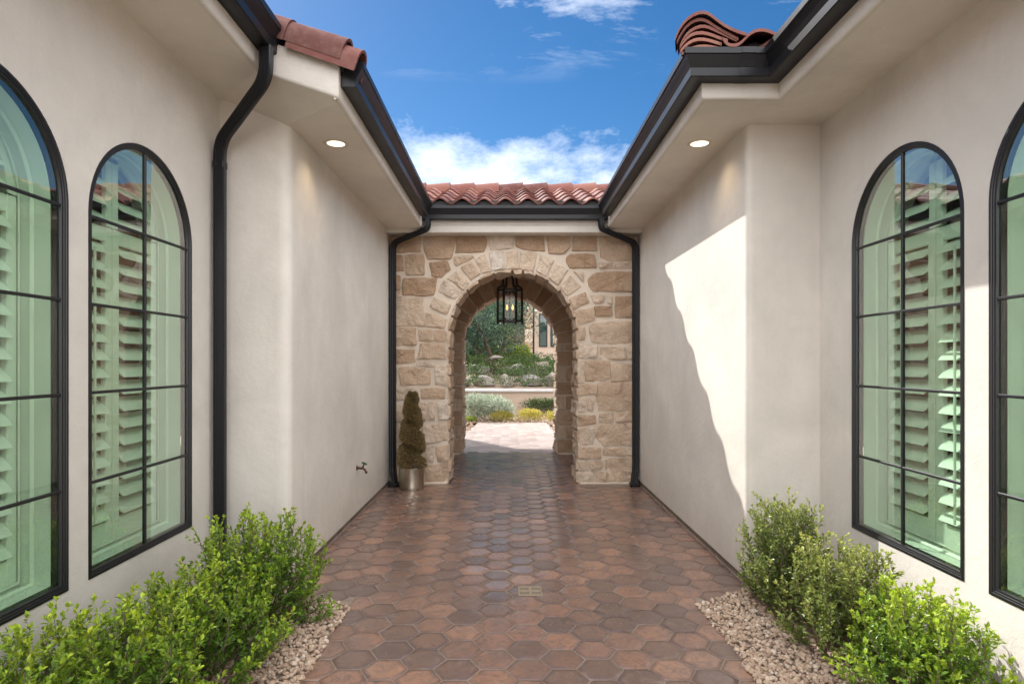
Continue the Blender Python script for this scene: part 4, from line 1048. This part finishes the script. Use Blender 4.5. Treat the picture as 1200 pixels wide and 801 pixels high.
tpx, tpy = -1.155, 7.20
TP = empty('potted_topiary', (tpx, tpy, 0), 'brown spiral topiary in a brushed metal pot against the stone pier', 'potted plant')
mb = MB(); mb.lathe([(0, .006), (.138, .006), (.140, .012), (.140, .035), (.143, .036), (.148, .04), (.150, .25), (.153, .258), (.150, .262), (.144, .258), (.142, .20), (0, .20)], tpx, tpy, 48)
mb.build('pot', M['pot'], TP, auto=40)
mb = MB(); mb.lathe([(0, .215), (.142, .21)], tpx, tpy, 24); mb.build('soil', M['soil'], TP)
def leaf_quads(mb, pts, dirs, L, W, rg, young=lambda k: None, curl=.15):
    """leaf-shaped faces at pts pointing along dirs"""
    for k, (p, d) in enumerate(zip(pts, dirs)):
        d = d.normalized(); s_ = d.cross(Vector((rg.gauss(0, 1), rg.gauss(0, 1), rg.gauss(0, 1)))).normalized(); n_ = d.cross(s_)
        l = L * rg.uniform(.7, 1.25); w = W * rg.uniform(.75, 1.2)
        y = young(k)
        col = (rg.random(), min(1, max(0, y if y is not None else rg.random())), rg.random(), 1)
        mb.add([p, p + d * l * .5 + s_ * w * .5 + n_ * l * curl * .4, p + d * l + n_ * -l * curl * .4, p + d * l * .5 - s_ * w * .5 + n_ * l * curl * .4], ((0, 1, 2), (0, 2, 3)), col)
tp = MB(); rg = random.Random(5); pts, dirs, yg = [], [], []
turns = 3.0
for k in range(17000):
    u = rg.random() ** .8; z = .25 + u * .885
    R0 = .132 * (1 - u) ** .60 + .030
    th = rg.uniform(0, 6.2832); ph = (th / 6.2832 + u * turns) % 1
    groove = max(0, 1 - abs(ph - .5) / .21)
    r = R0 * (1 - .62 * groove) * (.80 + .20 * rg.random() ** .4)
    out = Vector((math.cos(th), math.sin(th), 0)); pts.append(Vector((tpx, tpy, z)) + out * r); dirs.append(out + Vector((rg.gauss(0, .4), rg.gauss(0, .4), .75 + rg.gauss(0, .4)))); yg.append(.15 + .6 * rg.random() + .2 * (1 - groove))
leaf_quads(tp, pts, dirs, .034, .011, rg, lambda k: yg[k]); tp.build('foliage', M['dry'], TP)
mb = MB(); mb.tube([(tpx, tpy, .2), (tpx, tpy, .7), (tpx, tpy, 1.05)], [.022, .016, .006], 8); mb.build('stem', M['trunk'], TP)

# ------------------------------------------------------------------ leafy shrubs by the windows
def shrub(name, x, y, h, rx, ry, seed, mat, label, group, nst=52, lean=(0, 0), young=.55, leafL=.0225, xmin=None, xmax=None):
    rg = random.Random(seed); root = empty(name, (x, y, 0), label, 'shrub', group)
    lv = MB(); wd = MB(); P_, D_, Y_ = [], [], []
    for s_ in range(nst):
        th = s_ * 2.39996 + rg.uniform(-.3, .3); rr_ = math.sqrt((s_ + .5) / nst); 
        hh = h * (1.0 - .42 * rr_ ** 2.2) * rg.uniform(.82, 1.06)
        base = Vector((x + math.cos(th) * rr_ * rx * .35, y + math.sin(th) * rr_ * ry * .35, .0))
        tip = Vector((x + math.cos(th) * rr_ * rx + lean[0] * h, y + math.sin(th) * rr_ * ry + lean[1] * h, hh))
        if rr_ > .8 and rg.random() < .75: tip.z = h * rg.uniform(.10, .5)
        mid = base.lerp(tip, .5) + Vector((math.cos(th) * rr_ * rx * .16 + rg.gauss(0, .025), math.sin(th) * rr_ * ry * .16 + rg.gauss(0, .025), -.02))
        st = []
        for k in range(9):
            u = k / 8; st.append(base * (1-u)**2 + mid * 2*u*(1-u) + tip * u*u + Vector((rg.gauss(0, .006), rg.gauss(0, .006), 0)))
        for p in st:
            if xmin is not None: p.x = max(p.x, xmin + .03)
            if xmax is not None: p.x = min(p.x, xmax - .03)
        wd.tube(st, [.0055 - .0042 * k / 8 for k in range(9)], 5)
        Ls = sum((st[k+1] - st[k]).length for k in range(8))
        ntw = int(Ls / .030) + 3
        for q in range(ntw):
            u = .22 + .80 * (q + rg.random()) / ntw; u = min(u, 1)
            k = min(7, int(u * 8)); p = st[k].lerp(st[k+1], u * 8 - k); ax = (st[k+1] - st[k]).normalized()
            sp = Vector((rg.gauss(0, 1), rg.gauss(0, 1), rg.gauss(.25, .7))).normalized()
            d = (ax * rg.uniform(.3, .9) + sp * .9 + Vector((math.cos(th), math.sin(th), .5)) * .35 * rr_ + Vector((0, 0, .35))).normalized()
            tl = rg.uniform(.045, .115) * (1.25 - .5 * u)
            e = p + d * tl + Vector((0, 0, tl * .15))
            if xmin is not None and e.x < xmin + .02: continue
            if xmax is not None and e.x > xmax - .02: continue
            wd.add([p + Vector((.0012, 0, 0)), p - Vector((.0012, 0, 0)), e], ((0, 1, 2),))
            nl = int(tl / .0105) + 3; s1 = d.orthogonal().normalized(); s2 = d.cross(s1); ph = rg.uniform(0, 6.28)
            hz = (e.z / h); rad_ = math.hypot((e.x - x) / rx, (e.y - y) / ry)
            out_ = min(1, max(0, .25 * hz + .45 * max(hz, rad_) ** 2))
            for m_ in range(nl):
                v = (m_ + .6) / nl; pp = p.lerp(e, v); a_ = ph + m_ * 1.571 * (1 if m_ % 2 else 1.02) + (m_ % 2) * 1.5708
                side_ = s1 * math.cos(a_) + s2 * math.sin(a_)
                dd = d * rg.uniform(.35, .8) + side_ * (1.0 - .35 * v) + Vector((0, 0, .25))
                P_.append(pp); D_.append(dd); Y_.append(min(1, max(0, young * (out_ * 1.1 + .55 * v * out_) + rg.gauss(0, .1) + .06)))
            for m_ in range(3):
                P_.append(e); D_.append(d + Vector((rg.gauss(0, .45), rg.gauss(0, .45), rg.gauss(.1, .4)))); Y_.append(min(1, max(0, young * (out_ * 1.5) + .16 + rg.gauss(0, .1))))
    # leaf: six-point blade folded on the midrib
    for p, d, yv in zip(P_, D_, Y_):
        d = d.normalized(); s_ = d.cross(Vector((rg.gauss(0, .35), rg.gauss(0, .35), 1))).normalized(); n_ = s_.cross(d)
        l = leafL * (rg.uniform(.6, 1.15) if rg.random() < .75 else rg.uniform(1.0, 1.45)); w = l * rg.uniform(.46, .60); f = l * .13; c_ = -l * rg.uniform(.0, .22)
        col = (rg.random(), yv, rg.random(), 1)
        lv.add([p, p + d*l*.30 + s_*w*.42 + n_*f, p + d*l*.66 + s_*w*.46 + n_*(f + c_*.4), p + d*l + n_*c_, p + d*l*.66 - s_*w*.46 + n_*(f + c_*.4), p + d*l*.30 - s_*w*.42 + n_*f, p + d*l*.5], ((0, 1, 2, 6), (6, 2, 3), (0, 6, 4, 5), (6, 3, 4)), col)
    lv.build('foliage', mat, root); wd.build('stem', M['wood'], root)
    return root
GL = 'shrubs in the bed below the shaded windows'; GR = 'shrubs in the sunny bed'
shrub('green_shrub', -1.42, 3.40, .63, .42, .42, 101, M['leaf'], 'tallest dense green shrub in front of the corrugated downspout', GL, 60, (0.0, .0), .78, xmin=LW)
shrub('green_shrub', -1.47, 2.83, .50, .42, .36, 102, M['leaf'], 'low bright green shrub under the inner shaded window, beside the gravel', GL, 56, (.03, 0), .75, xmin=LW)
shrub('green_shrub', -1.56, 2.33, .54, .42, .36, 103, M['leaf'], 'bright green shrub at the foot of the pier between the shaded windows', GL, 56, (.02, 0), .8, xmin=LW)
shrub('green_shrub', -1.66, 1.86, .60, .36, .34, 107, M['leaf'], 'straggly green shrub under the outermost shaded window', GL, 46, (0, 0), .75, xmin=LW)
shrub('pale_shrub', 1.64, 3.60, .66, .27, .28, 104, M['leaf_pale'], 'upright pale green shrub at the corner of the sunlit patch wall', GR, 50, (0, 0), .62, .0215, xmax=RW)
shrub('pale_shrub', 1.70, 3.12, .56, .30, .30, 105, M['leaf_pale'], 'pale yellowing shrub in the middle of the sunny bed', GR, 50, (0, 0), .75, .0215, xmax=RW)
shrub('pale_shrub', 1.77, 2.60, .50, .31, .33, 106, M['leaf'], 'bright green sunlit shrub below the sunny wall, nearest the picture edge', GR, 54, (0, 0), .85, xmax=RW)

# ------------------------------------------------------------------ garden beyond the arch
g = MB(); g.quad((-30, 15.05, -.005), (30, 15.05, -.005), (30, 17, -.0), (-30, 17, -.0)); g.quad((-30, 17, .66), (30, 17, .66), (30, 24, 1.35), (-30, 24, 1.35)); g.quad((-30, 24, 1.35), (30, 24, 1.35), (30, 120, 1.9), (-30, 120, 1.9))
tag(g.build('garden_terrace', M['earth']), kind='structure')
g = MB(); rg = random.Random(77); sp = []
for k in range(2600):
    x = rg.uniform(-3.2, 3.2); y = rg.uniform(10.6, 16.9)
    if -1.0 + .05 * (y - 10.4) < x < 1.0 - (y - 10.4) * .02 and y < 15.0: continue
    sp.append((x, y, .01 if y > 15.05 or True else 0, rg.choice((.02, .03, .04))))
scatter_rocks(g, sp, rg); tag(g.build('gravel', M['gravel']), 'pale loose rock around the garden path beyond the arch', 'gravel', kind='stuff')
RWL = empty('retaining_wall', (0, 17, 0), 'low tan stucco retaining wall with a pale cap beyond the arch', 'wall')
mb = MB(); mb.bbox(-14, 14, 17.0, 17.25, -.05, .66, .01); mb.build('wall', M['stucco2'], RWL)
M['cap'] = mat_plain('pale concrete cap', (.50, .48, .47), .8, .08, 6); mb = MB(); mb.bbox(-14, 14, 16.95, 17.30, .662, .735, .012); mb.build('coping', M['cap'], RWL)
RT3 = rock_templates(6, 3, 90)
rg = random.Random(9); names = [('low grey boulder on the terrace behind the retaining wall', 'grey boulder on the terrace')]
def boulder(x, y, z, sc, k, label):
    V, F = RT3[k % 6]; mb = MB(); c = (rg.random(), rg.random(), rg.random(), 1)
    rot = np.array(Matrix.Rotation(rg.uniform(0, 6.28), 3, 'Z')); W = (V * np.array(sc)) @ rot.T + np.array((x, y, z))
    root = mb.add(W.tolist(), F, c); o = mb.build('boulder', M['boulder'], auto=35)
    tag(o, label, 'boulder', 'boulders banked behind the retaining wall')
for k, (x, y, z, a, b, h) in enumerate(((-2.2, 18.3, .95, .55, .4, .32), (-1.45, 18.1, .88, .36, .3, .26), (-.75, 18.2, .92, .42, .34, .30), (-.05, 18.1, .9, .34, .3, .28), (.62, 18.25, .92, .45, .35, .3), (1.35, 18.2, .95, .42, .35, .36),
        (-1.8, 19.2, 1.28, .5, .4, .3), (-1.0, 19.3, 1.25, .5, .4, .28), (.2, 19.3, 1.25, .45, .38, .3), (1.05, 19.3, 1.25, .5, .4, .3), (1.75, 19.0, 1.2, .45, .4, .35))):
    boulder(x, y, z, (a, b, h * 1.35), k, 'grey weathered boulder banked up behind the retaining wall')
boulder(-.48, 19.9, 1.62, (.36, .3, .17), 3, 'flat tan boulder under the dark tree trunks, topmost of the bank')
bpy.data.objects[[o.name for o in bpy.data.objects if o.name.startswith('boulder')][-1]].pop('group', None)

def bush(name, x, y, z, rx, ry, h, n, L, W, mat, label, group=None, seed=1, upd=.6, lump=6, cat='shrub'):
    rg = random.Random(seed); mb = MB(); P_, D_, Y_ = [], [], []
    lumps = [(rg.uniform(-.6, .6), rg.uniform(-.6, .6), rg.uniform(.3, .8), rg.uniform(.35, .55)) for _ in range(lump)]
    for k in range(n):
        lx, ly, lz, lr = lumps[rg.randrange(lump)] if rg.random() < .55 else (0, 0, .12, .9)
        v = Vector((rg.gauss(0, 1), rg.gauss(0, 1), abs(rg.gauss(0, 1)))).normalized(); q = rg.random() ** .35
        p = Vector((x + (lx + v.x * lr * q) * rx, y + (ly + v.y * lr * q) * ry, z + max(0, min(1.08, lz * .75 + v.z * lr * q * .9)) * h))
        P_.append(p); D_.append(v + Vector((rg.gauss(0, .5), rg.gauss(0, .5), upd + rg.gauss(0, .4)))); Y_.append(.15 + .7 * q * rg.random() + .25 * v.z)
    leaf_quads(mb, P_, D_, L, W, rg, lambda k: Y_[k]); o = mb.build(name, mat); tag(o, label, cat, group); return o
bush('silver_bush', -.50, 15.75, 0, .74, .6, .70, 5200, .09, .022, M['silver'], 'round silvery green bush in front of the retaining wall', seed=1)
GM = 'low golden mounds along the path end'
bush('gold_mound', -.20, 15.38, 0, .33, .28, .30, 2600, .035, .014, M['gold'], 'small golden mound in front of the silvery bush', GM, 2, .4)
bush('gold_mound', .52, 15.42, 0, .43, .33, .34, 3200, .035, .014, M['gold'], 'widest golden mound beside the path end, clear of the silvery bush', GM, 3, .4)
bush('gold_mound', 1.20, 15.40, 0, .32, .28, .26, 1800, .035, .014, M['gold'], 'golden mound half hidden by the arch jamb', GM, 4, .4)
bush('gold_mound', -1.02, 15.28, 0, .24, .22, .13, 1200, .035, .014, M['lime'], 'flat yellow green mound at the foot of the silvery bush', GM, 5, .4)
bush('dark_creeper', .95, 16.85, .05, .62, .12, .50, 1500, .06, .025, M['creeper'], 'dark trailing plant against the retaining wall face', None, 6, .2)
bush('dark_creeper', -1.1, 16.85, .1, .7, .12, .52, 1500, .06, .025, M['creeper'], 'dark plant against the retaining wall behind the silvery bush', None, 7, .2)
# ground cover spilling over the boulders
gc = MB(); rg = random.Random(31); P_, D_, Y_ = [], [], []
for k in range(9500):
    cx_ = rg.choice((-1.9, -1.15, -.95, -.25, .25, .55, .95, 1.3, 1.8)); x = cx_ + rg.gauss(0, .20); y = 17.55 + rg.random() ** .8 * 2.6
    zc = .68 + (y - 17.3) * .33 + rg.random() * .16 * (1 + noise.noise((x * 3, y * 2, 0)))
    P_.append(Vector((x, y, zc))); D_.append(Vector((rg.gauss(0, .7), -.5 + rg.gauss(0, .5), .6))); Y_.append(rg.random())
leaf_quads(gc, P_, D_, .07, .03, rg, lambda k: Y_[k]); tag(gc.build('ground_cover', M['creeper']), 'green ground cover spilling between the boulders', 'ground cover', kind='stuff')

def tree(name, x, y, z, h, crown_c, crown_r, n_cl, n_leaf, L, W, mat, label, seed, cat='tree'):
    rg = random.Random(seed); root = empty(name, (x, y, z), label, cat)
    tk = MB(); cr_ = MB(); tips = []
    for k in range(5):
        a = rg.uniform(0, 6.28); e = Vector(crown_c) + Vector((math.cos(a) * crown_r[0] * .6, math.sin(a) * crown_r[1] * .6, rg.uniform(-.3, .3) * crown_r[2]))
        b = Vector((x + rg.uniform(-.12, .12), y + rg.uniform(-.1, .1), z - .1)); m_ = b.lerp(e, .5) + Vector((rg.gauss(0, .12), rg.gauss(0, .12), .1))
        st = [b * (1-u)**2 + m_ * 2*u*(1-u) + e * u*u for u in [q / 8 for q in range(9)]]
        tk.tube(st, [.085 * (1 - .8 * q / 8) for q in range(9)], 8); tips.append(st)
        for q in range(5):
            p = st[rg.randrange(4, 9)]; e2 = p + Vector((rg.gauss(0, .45), rg.gauss(0, .45), rg.gauss(.25, .3))); tk.tube([p, p.lerp(e2, .5) + Vector((0, 0, .05)), e2], [.03, .02, .008], 6)
    P_, D_, Y_ = [], [], []
    for k in range(n_cl):
        v = Vector((rg.gauss(0, 1), rg.gauss(0, 1), rg.gauss(0, 1))).normalized(); q = rg.uniform(.45, 1.0)
        c = Vector((crown_c[0] + v.x * q * crown_r[0], crown_c[1] + v.y * q * crown_r[1], crown_c[2] + v.z * q * crown_r[2]))
        cr0 = rg.uniform(.16, .34) * min(crown_r) ; tone = rg.uniform(-.2, .25)
        for m_ in range(n_leaf):
            w_ = Vector((rg.gauss(0, 1), rg.gauss(0, 1), rg.gauss(0, .8))) * .5
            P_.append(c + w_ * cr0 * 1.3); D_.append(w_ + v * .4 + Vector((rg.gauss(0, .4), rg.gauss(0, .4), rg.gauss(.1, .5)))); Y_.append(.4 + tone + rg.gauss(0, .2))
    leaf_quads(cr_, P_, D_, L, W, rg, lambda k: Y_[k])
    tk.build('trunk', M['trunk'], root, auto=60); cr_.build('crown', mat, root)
    return root
tree('olive_tree', -.42, 20.6, 1.2, 3, (-.95, 20.8, 3.25), (1.75, 1.4, 1.5), 230, 110, .10, .030, M['olive'], 'dark blue green tree with several trunks behind the boulders', 41)
tree('feathery_tree', -1.2, 24.5, 1.3, 3, (-1.5, 24.5, 3.0), (1.9, 1.2, 1.6), 150, 100, .12, .03, M['lime'], 'lighter green tree showing through behind the dark tree', 42)
bush('lime_shrub', -.30, 22.3, 1.2, 1.15, .6, 1.15, 4200, .11, .035, M['lime'], 'yellow green shrub glowing behind the dark tree trunks', None, 8, .3)
bush('lime_shrub', .45, 21.6, 1.1, .48, .4, 1.15, 3000, .09, .03, M['lime'], 'bright green shrub in front of the far house corner', None, 9, .3)
bush('dark_shrub', -1.6, 22.2, 1.1, 1.1, .6, 1.1, 3800, .10, .03, M['creeper'], 'dark low shrub beneath the dark tree', None, 10, .3)
bush('red_flower_shrub', 1.62, 20.1, 1.15, .5, .35, .48, 1400, .07, .03, M['creeper'], 'low shrub in front of the far house windows', None, 12, .3)

# far house
FH = empty('far_house', (2.4, 24, 1.3), 'tan stucco house with narrow dark framed windows, seen through the arch', 'house')
mb = MB(); mb.bbox(.96, 8, 24.0, 29, 1.1, 6.2, .02); mb.bbox(.70, 1.0, 24.3, 29, 1.1, 6.2, .02); mb.bbox(-.2, .72, 25.2, 29, 1.1, 6.2, .02); mb.build('wall', M['stucco2'], FH)
rf = MB(); tile_field(rf, (-.8, 23.5, 6.15), (1, 0, 0), (0, 1, .36), 36, 9, seed=61); rf.build('roof', M['tile'], FH, auto=50)
pr = MB()
z = 1.1
rg = random.Random(4)
while z < 6.1:
    h = rg.uniform(.16, .3); stone(pr, [(.61, z), (.90, z), (.90, z + h - .02), (.61, z + h - .02)], lambda a, b, hh: (a, 23.88 - hh, b), .03); z += h
pr.box(.60, .91, 23.88, 24.3, 1.1, 6.1); pr.build('stone_pillar', M['stone'], FH, auto=38)
mb = MB(); mb.bbox(.925, .985, 23.93, 23.995, 1.1, 6.0, .008); mb.build('downspout', M['bronze'], FH)
M['farglass'] = mat_glass('dark far glass', (.25, .40, .42), 1.6)
for x0, x1 in ((1.17, 1.50), (1.62, 1.95), (2.07, 2.40)):
    for z0, z1 in ((2.10, 3.42), (3.56, 4.25)):
        mb = MB(); f = .045
        mb.bbox(x0, x1, 23.96, 24.02, z0, z0 + f, .004); mb.bbox(x0, x1, 23.96, 24.02, z1 - f, z1, .004); mb.bbox(x0, x0 + f, 23.96, 24.02, z0 + f, z1 - f, .004); mb.bbox(x1 - f, x1, 23.96, 24.02, z0 + f, z1 - f, .004)
        w = mb.build('window', M['frame'], FH)
        q = MB(); q.quad((x0, 23.985, z0), (x1, 23.985, z0), (x1, 23.985, z1), (x0, 23.985, z1)); q.build('pane', M['farglass'], w)
mb = MB(); k = 16
for q in range(k):
    t0, t1 = math.pi * q / k, math.pi * (q + 1) / k
    P4 = [(1.78 - r_ * math.cos(t), 23.93, 3.50 + r_ * .55 * math.sin(t)) for r_, t in ((.80, t0), (.80, t1), (.70, t1), (.70, t0))]
    mb.add(P4 + [(a, 24.0, b) for a, _, b in P4], ((0,1,2,3), (0,1,5,4), (2,3,7,6)))
mb.build('arch_moulding', M['stucco'], FH)
WL = empty('wall_lamp', (.50, 25.1, 3.15), 'small dark lantern on the far house wall, just past the hanging lantern', 'lamp')
mb = MB(); mb.tube([(.50, 25.2, 3.42), (.50, 25.08, 3.45), (.50, 25.02, 3.40)], .018, 6); mb.tube([(.50, 25.02, 3.40), (.50, 25.02, 3.34), (.50, 25.02, 3.32)], [.01, .10, .11], 8); mb.tube([(.50, 25.02, 3.02), (.50, 25.02, 3.05)], .07, 8)
for q in range(6): mb.tube([(.50 + .095 * math.cos(R(60*q)), 25.02 + .095 * math.sin(R(60*q)), 3.32), (.50 + .065 * math.cos(R(60*q)), 25.02 + .065 * math.sin(R(60*q)), 3.04)], .009, 5)
mb.build('frame', M['black'], WL)
mb = MB(); mb.tube([(.50, 25.02, 3.05), (.50, 25.02, 3.31)], [.062, .09], 6, cap=False); mb.build('pane', M['clear'], WL)
